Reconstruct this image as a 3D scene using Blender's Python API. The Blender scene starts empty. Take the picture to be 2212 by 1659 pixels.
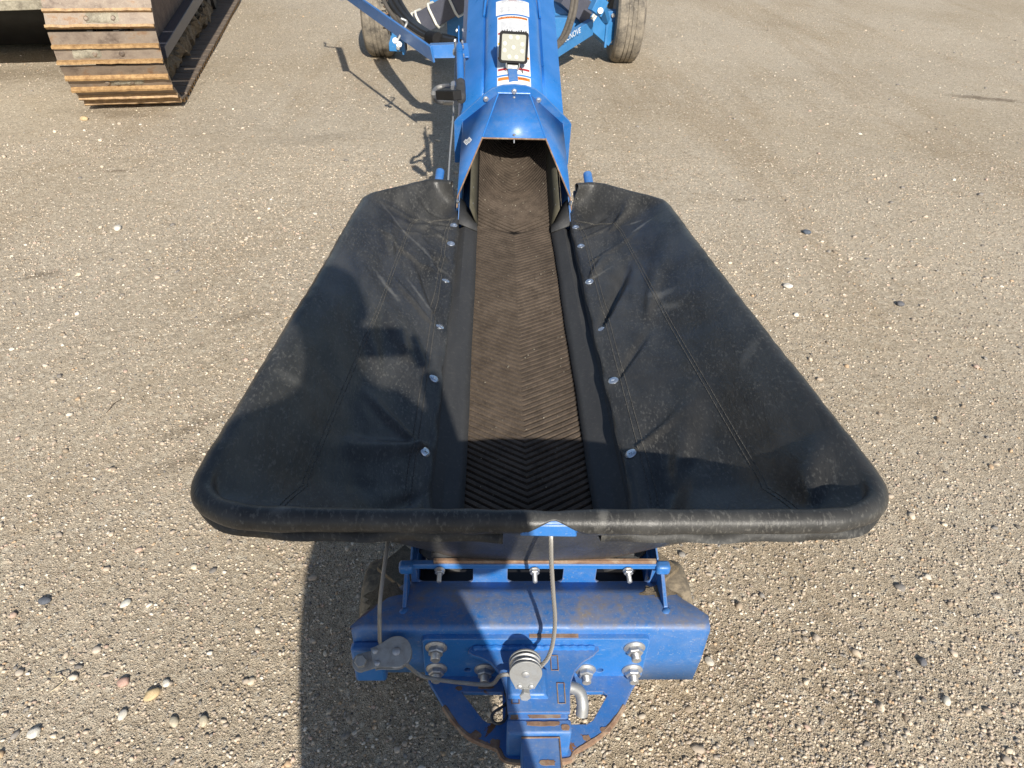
import bpy, bmesh, math, random
import numpy as np
from mathutils import Vector, Matrix
R = math.radians
random.seed(7); rng = np.random.default_rng(7)

# ------------------------------------------------------------------ camera
sc = bpy.context.scene
F_PX, CX, CY = 1534.0, 1106.0, 829.5
def basis(p, y, r):
    p, y, r = R(p), R(y), R(r)
    fw = np.array([math.sin(y)*math.cos(p), math.cos(y)*math.cos(p), -math.sin(p)])
    rt = np.array([math.cos(y), -math.sin(y), 0.0]); up = np.cross(rt, fw)
    return math.cos(r)*rt+math.sin(r)*up, -math.sin(r)*rt+math.cos(r)*up, fw
BR, BU, BF = basis(37.0, 2.23, 1.90)
CAM = np.array([-.085, 0.0, 1.5])
cd = bpy.data.cameras.new('camera'); cam = bpy.data.objects.new('camera', cd)
sc.collection.objects.link(cam); sc.camera = cam
cd.sensor_width = 36.0; cd.lens = 36.0*F_PX/2212.0
cd.clip_start = 0.02; cd.clip_end = 1500
cam.matrix_world = Matrix(((BR[0], BU[0], -BF[0], CAM[0]), (BR[1], BU[1], -BF[1], CAM[1]),
                           (BR[2], BU[2], -BF[2], CAM[2]), (0, 0, 0, 1)))
# ------------------------------------------------------------------ light
SUN_AZ, SUN_EL = R(12.6), R(32.4)
w = bpy.data.worlds.new("World"); sc.world = w; w.use_nodes = True
nt = w.node_tree; nt.nodes.clear()
sky = nt.nodes.new('ShaderNodeTexSky'); sky.sky_type = 'NISHITA'; sky.sun_disc = False
sky.sun_elevation = SUN_EL; sky.sun_rotation = math.pi-SUN_AZ
bg = nt.nodes.new('ShaderNodeBackground'); bg.inputs['Strength'].default_value = 0.078
wo = nt.nodes.new('ShaderNodeOutputWorld')
nt.links.new(sky.outputs[0], bg.inputs[0]); nt.links.new(bg.outputs[0], wo.inputs[0])
sl = bpy.data.lights.new('sun', 'SUN'); sl.energy = 4.5; sl.angle = R(0.6); sl.color = (1.0, .94, .84)
so = bpy.data.objects.new('sun', sl); sc.collection.objects.link(so)
d = Vector((-math.sin(SUN_AZ)*math.cos(SUN_EL), math.cos(SUN_AZ)*math.cos(SUN_EL), -math.sin(SUN_EL)))
so.rotation_euler = d.to_track_quat('-Z', 'Y').to_euler(); so.location = (2, -6, 8)
sc.view_settings.view_transform = 'Standard'; sc.view_settings.look = 'None'
sc.view_settings.gamma = 1.0; sc.view_settings.exposure = 0.50; sc.view_settings.use_curve_mapping = False
sc.render.resolution_x = 1024; sc.render.resolution_y = 768

# ------------------------------------------------------------------ measuring helper: a pixel of the photo on a real plane
def at(px, py, x=None, y=None, z=None):
    dd = BR*(px-CX)/F_PX-BU*(py-CY)/F_PX+BF
    i, v = (0, x) if x is not None else (1, y) if y is not None else (2, z)
    return Vector(CAM+dd*(v-CAM[i])/dd[i])

# ------------------------------------------------------------------ materials
MATS = {}
class N:
    def __init__(s, name, rough=.5, metal=0.0, spec=.5):
        s.m = bpy.data.materials.new(name); s.m.use_nodes = True; s.t = s.m.node_tree
        s.b = s.t.nodes['Principled BSDF']; s.b.inputs['Roughness'].default_value = rough
        s.b.inputs['Metallic'].default_value = metal; s.b.inputs['Specular IOR Level'].default_value = spec
        s.tc = s.t.nodes.new('ShaderNodeTexCoord'); s.co = s.tc.outputs['Object']; MATS[name] = s.m
    def link(s, a, b): s.t.links.new(a, b)
    def new(s, k): return s.t.nodes.new(k)
    def val(s, sock, v):
        if hasattr(v, 'links') or hasattr(v, 'is_output'): s.link(v, sock)
        else: sock.default_value = v
    def map(s, scale=(1, 1, 1), rot=(0, 0, 0), co=None):
        n = s.new('ShaderNodeMapping'); n.inputs['Scale'].default_value = scale; n.inputs['Rotation'].default_value = rot
        s.link(co or s.co, n.inputs[0]); return n.outputs[0]
    def noise(s, scale, detail=4, rough=.55, co=None, dist=0.0):
        n = s.new('ShaderNodeTexNoise'); n.inputs['Scale'].default_value = scale; n.inputs['Detail'].default_value = detail
        n.inputs['Roughness'].default_value = rough; n.inputs['Distortion'].default_value = dist
        s.link(co or s.co, n.inputs['Vector']); return n.outputs['Fac']
    def vor(s, scale, feat='F1', co=None, rand=1.0):
        n = s.new('ShaderNodeTexVoronoi'); n.feature = feat; n.inputs['Scale'].default_value = scale
        n.inputs['Randomness'].default_value = rand
        s.link(co or s.co, n.inputs['Vector']); return n
    def ramp(s, f, stops, interp='LINEAR'):
        n = s.new('ShaderNodeValToRGB'); cr = n.color_ramp; cr.interpolation = interp
        while len(cr.elements) < len(stops): cr.elements.new(.5)
        for e, (p, c) in zip(cr.elements, stops):
            e.position = p; e.color = (c, c, c, 1) if not hasattr(c, '__len__') else (*c[:3], 1)
        s.link(f, n.inputs[0]); return n.outputs[0]
    def mix(s, f, a, b, mode='MIX'):
        n = s.new('ShaderNodeMix'); n.data_type = 'RGBA'; n.blend_type = mode
        for sock, v in ((n.inputs[0], f), (n.inputs[6], a), (n.inputs[7], b)):
            if isinstance(v, (tuple, list)): sock.default_value = (*v[:3], 1)
            elif isinstance(v, (int, float)): sock.default_value = v
            else: s.link(v, sock)
        return n.outputs[2]
    def math(s, op, a, b=0.0, clamp=False):
        n = s.new('ShaderNodeMath'); n.operation = op; n.use_clamp = clamp
        for sock, v in ((n.inputs[0], a), (n.inputs[1], b)):
            if isinstance(v, (int, float)): sock.default_value = v
            else: s.link(v, sock)
        return n.outputs[0]
    def sep(s, co=None):
        n = s.new('ShaderNodeSeparateXYZ'); s.link(co or s.co, n.inputs[0]); return n.outputs
    def normal_z(s):
        g = s.new('ShaderNodeNewGeometry'); n = s.new('ShaderNodeSeparateXYZ'); s.link(g.outputs['Normal'], n.inputs[0]); return n.outputs[2]
    def color(s, c):
        if isinstance(c, (tuple, list)): s.b.inputs['Base Color'].default_value = (*c[:3], 1)
        else: s.link(c, s.b.inputs['Base Color'])
    def rough(s, r): s.link(r, s.b.inputs['Roughness'])
    def metal(s, r): s.link(r, s.b.inputs['Metallic'])
    def bump(s, h, strength=.3, dist=.001, prev=None):
        n = s.new('ShaderNodeBump'); n.inputs['Strength'].default_value = strength; n.inputs['Distance'].default_value = dist
        s.link(h, n.inputs['Height'])
        if prev is not None: s.link(prev, n.inputs['Normal'])
        s.link(n.outputs[0], s.b.inputs['Normal']); return n.outputs[0]

def paint(name, base, dust=.35, rust=.5, rough=.38, dust_col=(.24, .2, .15), edge=.0):
    s = N(name, rough)
    n1 = s.noise(9, 6, .65); n2 = s.noise(70, 5, .7); n3 = s.noise(260, 3, .6)
    shade = s.mix(s.ramp(n1, [(.3, 0), (.7, 1)]), base, tuple(min(1, c*1.25+.004) for c in base))
    # thin settled dust, patchy, mostly on faces that look up
    upm = s.ramp(s.normal_z(), [(.15, .25), (.9, 1)])
    dm = s.math('MULTIPLY', s.ramp(s.math('ADD', s.math('MULTIPLY', n1, .6), s.math('MULTIPLY', n2, .4)), [(.36, 0), (.66, 1)]), upm)
    dm = s.math('MULTIPLY', dm, dust, True)
    c = s.mix(dm, shade, dust_col)
    sp = s.math('MULTIPLY', s.ramp(n3, [(.60, 0), (.72, 1)]), min(1, .25+dust))
    c = s.mix(s.math('MULTIPLY', sp, .5), c, (.38, .36, .33))
    # fine scratches
    scn = s.noise(40, 2, .5, s.map((1, 14, 4), (.2, .3, .6)))
    c = s.mix(s.math('MULTIPLY', s.ramp(scn, [(.69, 0), (.72, 1)]), .35), c, (.3, .4, .55))
    rn = s.noise(14, 8, .72, dist=.5); lo = .80-.22*rust
    rm = s.ramp(rn, [(lo, 0), (lo+.015, 1)], 'LINEAR')
    rc = s.mix(n2, (.10, .04, .018), (.27, .13, .055))
    if rust > 0: c = s.mix(rm, c, rc)
    if edge > 0:   # paint rubbed pale, and through to brown steel, along the real edges
        pale = s.ramp(s.noise(11, 6, .72, dist=.3), [(.52, 0), (.70, 1)]); c = s.mix(s.math('MULTIPLY', pale, .30*edge), c, (.30, .36, .46))
        bv = s.new('ShaderNodeBevel'); bv.samples = 4; bv.inputs['Radius'].default_value = .0035; ge = s.new('ShaderNodeNewGeometry')
        dt = s.new('ShaderNodeVectorMath'); dt.operation = 'DOT_PRODUCT'; s.link(bv.outputs[0], dt.inputs[0]); s.link(ge.outputs['Normal'], dt.inputs[1])
        em = s.math('SUBTRACT', 1.0, dt.outputs['Value']); em = s.math('ADD', em, s.math('MULTIPLY', s.math('SUBTRACT', s.noise(45, 5, .75), .5), .16))
        c = s.mix(s.math('MULTIPLY', s.ramp(em, [(.03, 0), (.12, 1)]), .65*edge), c, (.34, .40, .50))
        if rust > 0: c = s.mix(s.math('MULTIPLY', s.ramp(em, [(.10, 0), (.17, 1)]), .9*edge), c, rc)
    s.color(c)
    rr = s.math('ADD', s.math('MULTIPLY', dm, .5), rough, True)
    if rust > 0: rr = s.math('MAXIMUM', rr, s.math('MULTIPLY', rm, .85))
    s.rough(rr)
    b = s.bump(n1, .12, .004)
    b = s.bump(n2, .18, .0015, b)
    return s.m
BLUE = (.014, .138, .42)
M_blue = paint('blue_paint', BLUE, .32, .0, .33, edge=.7)
M_blue_clean = paint('blue_paint_clean', (.014, .142, .44), .14, .0, .27)
M_blue_dusty = paint('blue_paint_dusty', BLUE, 1.0, .35, .36, (.25, .205, .15), .8)
M_blue_rusty = paint('blue_paint_rusty', BLUE, .38, .85, .40, edge=1.0)
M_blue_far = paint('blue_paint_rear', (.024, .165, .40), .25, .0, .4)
M_greyarm = paint('grey_arm', (.055, .060, .085), .25, 0, .4)  # dull bluish grey, used for the left arm and half the right

def vinyl(name, col=(.0105, .0110, .0120), dust=1.0, rough=.34):
    s = N(name, rough, 0, .34)
    st = s.map((5, 1.2, 4), (0, 0, .5))
    n1 = s.noise(3.2, 6, .62, st); n2 = s.noise(5, 8, .7); n3 = s.noise(130, 4, .65, s.map((1.8, 1, 1), (0, 0, .9)))
    c = s.mix(s.math('MULTIPLY', s.ramp(n1, [(.28, .25), (.62, 1)]), .80*dust), col, (.068, .067, .064))
    # droplet-dried specks of dust in patches
    patch = s.ramp(n2, [(.40, .15), (.60, 1)])
    v = s.noise(115, 4, .65, s.map((1.7, .7, 1), (0, 0, .35)))
    sp = s.math('MULTIPLY', s.ramp(v, [(.54, 0), (.64, 1)]), patch)
    c = s.mix(s.math('MULTIPLY', sp, .55*dust), c, (.16, .155, .14))
    v2 = s.noise(48, 5, .7)
    c = s.mix(s.math('MULTIPLY', s.ramp(v2, [(.71, 0), (.78, 1)]), .4*dust), c, (.20, .18, .155))
    # long scuffs
    sc1 = s.noise(7, 5, .65, s.map((7, .8, 1), (0, 0, .75)), 1.2)
    c = s.mix(s.math('MULTIPLY', s.ramp(sc1, [(.68, 0), (.80, 1)]), .30*dust), c, (.14, .13, .12))
    for (px, py, z, rx, ry, rot, k) in ((840, 618, .50, .075, .012, -52, .8), (905, 640, .44, .13, .007, -62, .6), (1385, 478, .50, .05, .010, 10, .8), (1375, 462, .50, .035, .008, -30, .8), (1428, 640, .50, .05, .022, -40, .6),
            (1445, 672, .50, .05, .016, -60, .55), (930, 560, .42, .16, .007, -58, .5), (870, 470, .50, .18, .008, -50, .45), (1290, 600, .42, .10, .006, 40, .4), (1300, 1125, .73, .02, .010, 80, .6), (610, 1115, .73, .02, .012, 30, .5), (1600, 830, .55, .05, .018, 60, .35), (650, 905, .55, .04, .02, 30, .3)):
        q_ = at(px, py, z=z); mp = s.new('ShaderNodeMapping'); mp.vector_type = 'TEXTURE'; mp.inputs['Location'].default_value = (q_.x, q_.y-1.6, 0); mp.inputs['Rotation'].default_value = (0, 0, R(rot)); mp.inputs['Scale'].default_value = (rx, ry, 9)
        s.link(s.co, mp.inputs[0]); ln = s.new('ShaderNodeVectorMath'); ln.operation = 'LENGTH'; s.link(mp.outputs[0], ln.inputs[0])
        dd = s.math('ADD', ln.outputs['Value'], s.math('MULTIPLY', s.math('SUBTRACT', s.noise(42, 6, .8), .5), 2.2))
        c = s.mix(s.math('MULTIPLY', s.ramp(dd, [(.25, 1), (1.0, 0)]), k), c, (.17, .165, .15))
    s.color(c)
    s.rough(s.ramp(n2, [(.3, rough-.04), (.7, rough+.16)]))
    b = s.bump(s.noise(4.5, 3, .5), .45, .02); b = s.bump(s.ramp(s.noise(9, 4, .6, s.map((5, 1, 1), (0, 0, .8)), .8), [(.44, 0), (.5, 1), (.56, 0)]), .10, .004, b)
    b = s.bump(n3, .28, .0012, b)
    s.bump(s.vor(420, 'F1').outputs['Distance'], .15, .0006, b)
    return s.m
M_vinyl = vinyl('black_vinyl')
M_vinyl2 = vinyl('black_vinyl_flap', (.013, .014, .015), .8, .5)
def rubber_flash():
    s = N('flashing_rubber', .62)
    n = s.noise(12, 6, .6, s.map((3, .6, 1))); n2 = s.noise(90, 5, .7)
    c = s.mix(n, (.028, .029, .031), (.060, .060, .060)); c = s.mix(s.math('MULTIPLY', s.ramp(n2, [(.55, 0), (.75, 1)]), .5), c, (.12, .115, .105))
    s.color(c); s.bump(n2, .25, .001); return s.m
M_flash = rubber_flash()
def beltm(name, c0, c1, c2):
    s = N(name, .82, 0, .18); s.co = s.new('ShaderNodeNewGeometry').outputs['Position']
    n = s.noise(22, 7, .7); n2 = s.noise(150, 4, .7); n3 = s.noise(4, 4, .6)
    c = s.mix(s.ramp(n, [(.22, 0), (.60, 1)]), c0, c1); c = s.mix(s.math('MULTIPLY', s.ramp(n2, [(.45, 0), (.7, 1)]), .4), c, c2)
    c = s.mix(s.math('MULTIPLY', s.ramp(n3, [(.42, 0), (.62, 1)]), .35), c, c0)
    s.color(c); s.bump(n2, .5, .0012); return s.m
M_rib = beltm('belt_rib_rubber', (.034, .026, .020), (.108, .083, .063), (.175, .14, .108))
M_belt = beltm('belt_base_rubber', (.006, .0055, .005), (.018, .015, .012), (.03, .025, .02))
def metal(name, col, rough=.4, met=.75, dirty=.4):
    s = N(name, rough, met)
    n = s.noise(60, 6, .7); n2 = s.noise(400, 3, .6)
    c = s.mix(s.math('MULTIPLY', s.ramp(n, [(.4, 0), (.75, 1)]), dirty), col, (.16, .14, .12)); s.color(c)
    s.rough(s.ramp(n, [(.3, rough-.1), (.75, rough+.25)])); s.bump(n2, .15, .0006); return s.m
M_zinc = metal('zinc_plate', (.55, .56, .57), .38)
M_galv = metal('galvanised_steel', (.40, .41, .41), .5, .55, .5)
M_bright = metal('bright_bolt', (.75, .80, .86), .22, .9, .1)
M_cable = metal('steel_cable', (.34, .33, .31), .5, .55, .35)
M_darkwire = metal('dark_wire', (.10, .10, .105), .38, .8, .3)
def plain(name, col, rough=.5, metal=0.0, var=.25, scale=40, spec=.5):
    s = N(name, rough, metal, spec); n = s.noise(scale, 5, .65)
    s.color(s.mix(s.ramp(n, [(.3, 0), (.7, 1)]), tuple(c*(1-var) for c in col), tuple(min(1, c*(1+var)) for c in col)))
    s.bump(n, .15, .001); return s.m
M_black = plain('black_plastic', (.014, .014, .015), .7, 0, .25, 40, .22)
M_hose = plain('hose_rubber', (.022, .021, .020), .5)
M_hosedust = plain('dusty_hose', (.115, .10, .082), .7)
M_white = plain('white_band', (.66, .65, .58), .45, 0, .06)

def rustm():
    s = N('rusty_bar', .8); n = s.noise(30, 8, .75); n2 = s.noise(160, 4, .7)
    c = s.ramp(n, [(.3, (.10, .045, .025)), (.5, (.24, .13, .075)), (.62, (.36, .27, .19)), (.8, (.13, .07, .045))]); s.color(s.mix(s.math('MULTIPLY', n2, .4), c, (.30, .25, .19)))
    s.bump(n2, .5, .001); return s.m
M_rust = rustm()
def duststuff(name, a, b, sc_=30, rough=.9, bump=.002):
    s = N(name, rough); n = s.noise(sc_, 8, .7); n2 = s.noise(sc_*7, 5, .7)
    c = s.mix(s.ramp(n, [(.38, 0), (.62, 1)]), a, b); c = s.mix(s.math('MULTIPLY', s.ramp(n2, [(.5, 0), (.75, 1)]), .5), c, tuple(min(1, x*1.7) for x in b)); s.color(c)
    s.bump(n2, .6, bump); return s.m
M_tyre = duststuff('tyre_rubber_dusty', (.095, .085, .072), (.27, .235, .185), 9)
M_caster = duststuff('small_tyre_dusty', (.075, .068, .058), (.34, .275, .19), 8)
M_mud = duststuff('dried_mud', (.17, .15, .115), (.34, .31, .24), 25, .95, .006)
M_dirt = duststuff('caked_dirt', (.12, .095, .06), (.24, .19, .13), 60, .95, .004)
def glass_lens():
    s = N('lamp_lens', .6, 0, .3)
    z = s.sep()
    wv = s.new('ShaderNodeTexWave'); wv.inputs['Scale'].default_value = 95; s.link(s.co, wv.inputs['Vector']); wv.bands_direction = 'Z'
    n = s.noise(220, 3, .6)
    c = s.mix(s.math('MULTIPLY', wv.outputs['Fac'], .6), (.42, .42, .36), (.20, .20, .17)); s.color(s.mix(s.math('MULTIPLY', n, .5), c, (.42, .42, .37)))
    s.bump(wv.outputs['Fac'], .4, .001); return s.m
M_lens = glass_lens()
M_led = plain('led_dome', (.62, .62, .54), .35, 0, .05, 200, .4)
M_dwhite = plain('decal_white', (.74, .75, .76), .35, 0, .04)
M_dorange = plain('decal_orange', (.78, .23, .04), .4, 0, .08)
M_dred = plain('decal_red', (.42, .03, .035), .4, 0, .08)
M_dyellow = plain('decal_yellow', (.85, .50, .03), .4, 0, .08)
M_dink = plain('decal_ink', (.28, .28, .30), .5, 0, .1)
M_dblack = plain('decal_black', (.06, .04, .03), .5, 0, .1)
M_thread = plain('seam_thread', (.095, .09, .08), .8, 0, .5, 60)

# ------------------------------------------------------------------ builders
C = sc.collection
def tag(o, label=None, cat=None, group=None, kind=None):
    if label: o['label'] = label
    if cat: o['category'] = cat
    if group: o['group'] = group
    if kind: o['kind'] = kind
    return o
def thing(name, loc, label, cat, group=None, rz=0):
    o = bpy.data.objects.new(name, None); C.objects.link(o); o.location = loc; o.rotation_euler = (0, 0, rz)
    o.empty_display_size = .2
    return tag(o, label, cat, group)
def root_loc(o):
    while o.parent: o = o.parent
    return Vector(o.location)
def link(name, me, parent=None, loc=None, rot=None, ang=35):
    o = bpy.data.objects.new(name, me); C.objects.link(o)
    if parent: o.parent = parent
    if loc is not None: o.location = loc
    if rot is not None: o.rotation_euler = rot
    return o
def smooth(me, ang=35):
    me.polygons.foreach_set('use_smooth', [True]*len(me.polygons)); me.set_sharp_from_angle(angle=R(ang)); me.update()
class MB:
    def __init__(s): s.v = []; s.f = []; s.fm = []; s.mi = 0
    def add(s, vs, fs):
        k = len(s.v); s.v += [tuple(v) for v in vs]; s.f += [tuple(i+k for i in f) for f in fs]; s.fm += [s.mi]*len(fs); return s
    def mats(s, i): s.mi = i; return s
    def box(s, c, size, M=None):
        x, y, z = [q/2 for q in size]; c = Vector(c)
        vs = [Vector(p) for p in ((-x, -y, -z), (x, -y, -z), (x, y, -z), (-x, y, -z), (-x, -y, z), (x, -y, z), (x, y, z), (-x, y, z))]
        if M: vs = [M @ v for v in vs]
        return s.add([v+c for v in vs], [(0, 3, 2, 1), (4, 5, 6, 7), (0, 1, 5, 4), (1, 2, 6, 5), (2, 3, 7, 6), (3, 0, 4, 7)])
    def hexa(s, b, t):
        n = len(b); return s.add(list(b)+list(t), [tuple(range(n))[::-1], tuple(range(n, 2*n))]+[(i, (i+1) % n, n+(i+1) % n, n+i) for i in range(n)])
    def beam(s, p0, p1, w_, h, up=(0, 0, 1)):
        p0, p1 = Vector(p0), Vector(p1); d_ = (p1-p0).normalized(); r = d_.cross(Vector(up)).normalized(); u = r.cross(d_)
        q = [-r*w_/2-u*h/2, r*w_/2-u*h/2, r*w_/2+u*h/2, -r*w_/2+u*h/2]
        return s.hexa([p0+k for k in q], [p1+k for k in q])
    def cyl(s, p0, p1, r0, r1=None, n=20, cap=True):
        r1 = r0 if r1 is None else r1
        return s.lathe([(r0, 0), (r1, (Vector(p1)-Vector(p0)).length)], p0, Vector(p1)-Vector(p0), n, cap)
    def lathe(s, prof, o, ax, n=24, cap=True, rot=0.0):
        ax = Vector(ax).normalized(); a = ax.orthogonal().normalized()
        if abs(ax.z) < .9: a = ax.cross(Vector((0, 0, 1))).normalized()
        b = ax.cross(a); o = Vector(o); vs = []; fs = []
        for r, h in prof:
            for i in range(n):
                t = 2*math.pi*i/n+rot; vs.append(o+ax*h+(a*math.cos(t)+b*math.sin(t))*r)
        for j in range(len(prof)-1):
            for i in range(n): fs.append((j*n+i, j*n+(i+1) % n, (j+1)*n+(i+1) % n, (j+1)*n+i))
        if cap: fs += [tuple(range(n))[::-1], tuple((len(prof)-1)*n+i for i in range(n))]
        return s.add(vs, fs)
    def tube(s, path, r, n=8, closed=False, cap=True, twist=0.0, off=0.0, ph=0.0):
        P = [Vector(p) for p in path]; m = len(P); vs = []; fs = []; u = None; acc = 0.0
        for i, p in enumerate(P):
            a = P[(i-1) % m] if closed or i else P[0]; b = P[(i+1) % m] if closed or i < m-1 else P[-1]
            t = (b-a).normalized()
            u = t.orthogonal().normalized() if u is None else (u-t*u.dot(t)).normalized()
            v = t.cross(u); rr = r(i/(m-1)) if callable(r) else r
            if i: acc += (p-P[i-1]).length
            th = ph+acc*twist; cc = p+(u*math.cos(th)+v*math.sin(th))*off
            for k in range(n):
                q = 2*math.pi*k/n; vs.append(cc+(u*math.cos(q)+v*math.sin(q))*rr)
        for i in range(m if closed else m-1):
            for k in range(n): fs.append((i*n+k, i*n+(k+1) % n, ((i+1) % m)*n+(k+1) % n, ((i+1) % m)*n+k))
        if cap and not closed: fs += [tuple(range(n))[::-1], tuple((m-1)*n+k for k in range(n))]
        return s.add(vs, fs)
    def grid(s, G, flip=False):
        nu, nv = len(G), len(G[0]); vs = [p for row in G for p in row]
        fs = [(i*nv+j, (i+1)*nv+j, (i+1)*nv+j+1, i*nv+j+1) for i in range(nu-1) for j in range(nv-1)]
        if flip: fs = [f[::-1] for f in fs]
        return s.add(vs, fs)
    def mesh(s, name, mat, ang=35, org=None):
        me = bpy.data.meshes.new(name); o = Vector(org) if org else Vector()
        me.from_pydata([Vector(v)-o for v in s.v], [], s.f)
        for m in (mat if isinstance(mat, (list, tuple)) else [mat]): me.materials.append(m)
        if max(s.fm, default=0): me.polygons.foreach_set('material_index', s.fm)
        bm = bmesh.new(); bm.from_mesh(me); bmesh.ops.recalc_face_normals(bm, faces=bm.faces); bm.to_mesh(me); bm.free()
        smooth(me, ang); return me
    def build(s, name, mat, parent=None, bevel=0.0, ang=35, solid=0.0, seg=2):
        me = s.mesh(name, mat, ang, root_loc(parent) if parent else None); o = link(name, me, parent)
        if solid: m = o.modifiers.new('solid', 'SOLIDIFY'); m.thickness = abs(solid); m.offset = 0
        if bevel: m = o.modifiers.new('bevel', 'BEVEL'); m.width = bevel; m.segments = seg; m.limit_method = 'ANGLE'; m.angle_limit = R(40)
        return o
def plate(name, mat, parent, outer, holes, thick, M, bevel=.0008):
    """plate cut from sheet: outline with holes in local XY, placed by matrix M"""
    cu = bpy.data.curves.new('cut', 'CURVE'); cu.dimensions = '2D'; cu.fill_mode = 'BOTH'
    cu.extrude = max(1e-5, thick/2-bevel); cu.bevel_depth = bevel; cu.bevel_resolution = 1
    for lp in [outer]+list(holes):
        sp = cu.splines.new('POLY'); sp.points.add(len(lp)-1)
        for q, p in zip(sp.points, lp): q.co = (p[0], p[1], 0, 1)
        sp.use_cyclic_u = True
    to = bpy.data.objects.new('cut', cu); me = bpy.data.meshes.new_from_object(to)
    bpy.data.objects.remove(to); bpy.data.curves.remove(cu)
    me.name = name; me.materials.clear(); me.materials.append(mat)
    me.transform(Matrix.Translation(-root_loc(parent)) @ M); me.polygons.foreach_set('material_index', [0]*len(me.polygons)); smooth(me, 30)
    return link(name, me, parent)
def frame(o, x, y):
    x, y = Vector(x).normalized(), Vector(y); z = x.cross(y).normalized(); y = z.cross(x)
    return Matrix(((x[0], y[0], z[0], o[0]), (x[1], y[1], z[1], o[1]), (x[2], y[2], z[2], o[2]), (0, 0, 0, 1)))
def rr(x0, y0, x1, y1, r, n=5):
    out = []
    for cx, cy, a0 in ((x1-r, y1-r, 0), (x0+r, y1-r, 90), (x0+r, y0+r, 180), (x1-r, y0+r, 270)):
        for k in range(n+1): a = R(a0+90*k/n); out.append((cx+r*math.cos(a), cy+r*math.sin(a)))
    return out
def circ(x, y, r, n=16): return [(x+r*math.cos(2*math.pi*k/n), y+r*math.sin(2*math.pi*k/n)) for k in range(n)]
def curve(pts, n=8):
    P = [Vector(p) for p in pts]; P = [P[0]*2-P[1]]+P+[P[-1]*2-P[-2]]; out = []
    for i in range(1, len(P)-2):
        a, b, c, e = P[i-1:i+3]
        for k in range(n):
            t = k/n; out.append(.5*((2*b)+(-a+c)*t+(2*a-5*b+4*c-e)*t*t+(-a+3*b-3*c+e)*t**3))
    return out+[P[-2]]
def text_mesh(txt, size):
    cu = bpy.data.curves.new('t', 'FONT'); cu.body = txt; cu.size = size; cu.align_x = 'CENTER'; cu.align_y = 'CENTER'
    to = bpy.data.objects.new('t', cu); me = bpy.data.meshes.new_from_object(to); bpy.data.objects.remove(to)
    return me

# ------------------------------------------------------------------ ground
def gz(x, y):
    return (.006*np.sin(1.3*x+.7*y+1)+.005*np.sin(2.9*y-1.1*x)+.0025*np.sin(7*x+3*y)*np.sin(5*y-2*x)
            + .0012*np.sin(23*x-9*y)*np.sin(19*y+4*x))*np.clip(1-np.hypot(x, y)/40, 0, 1)
STAINS_SHADE = []
for (px, py, rx, ry, rot, k) in ((2125, 212, .42, .075, -14, .75), (95, 592, .10, .05, 20, .6), (385, 1000, .20, .05, 35, .45), (440, 915, .22, .045, 40, .5), (520, 690, .16, .05, 30, .4), (250, 372, .14, .03, 0, .6),
        (60, 160, 1.2, .35, 10, .45), (250, 245, .5, .12, -5, .35), (1600, 430, .10, .035, 10, .5), (700, 300, .5, .12, 20, .22), (1560, 1420, .2, .06, -60, .3), (1900, 1500, .25, .08, 30, .25)):  # patch at the crawler track's foot is contact shade painted in, others stains
    q_ = at(px, py, z=0); STAINS_SHADE.append((q_.x, q_.y, rx, ry, rot, k))
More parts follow.
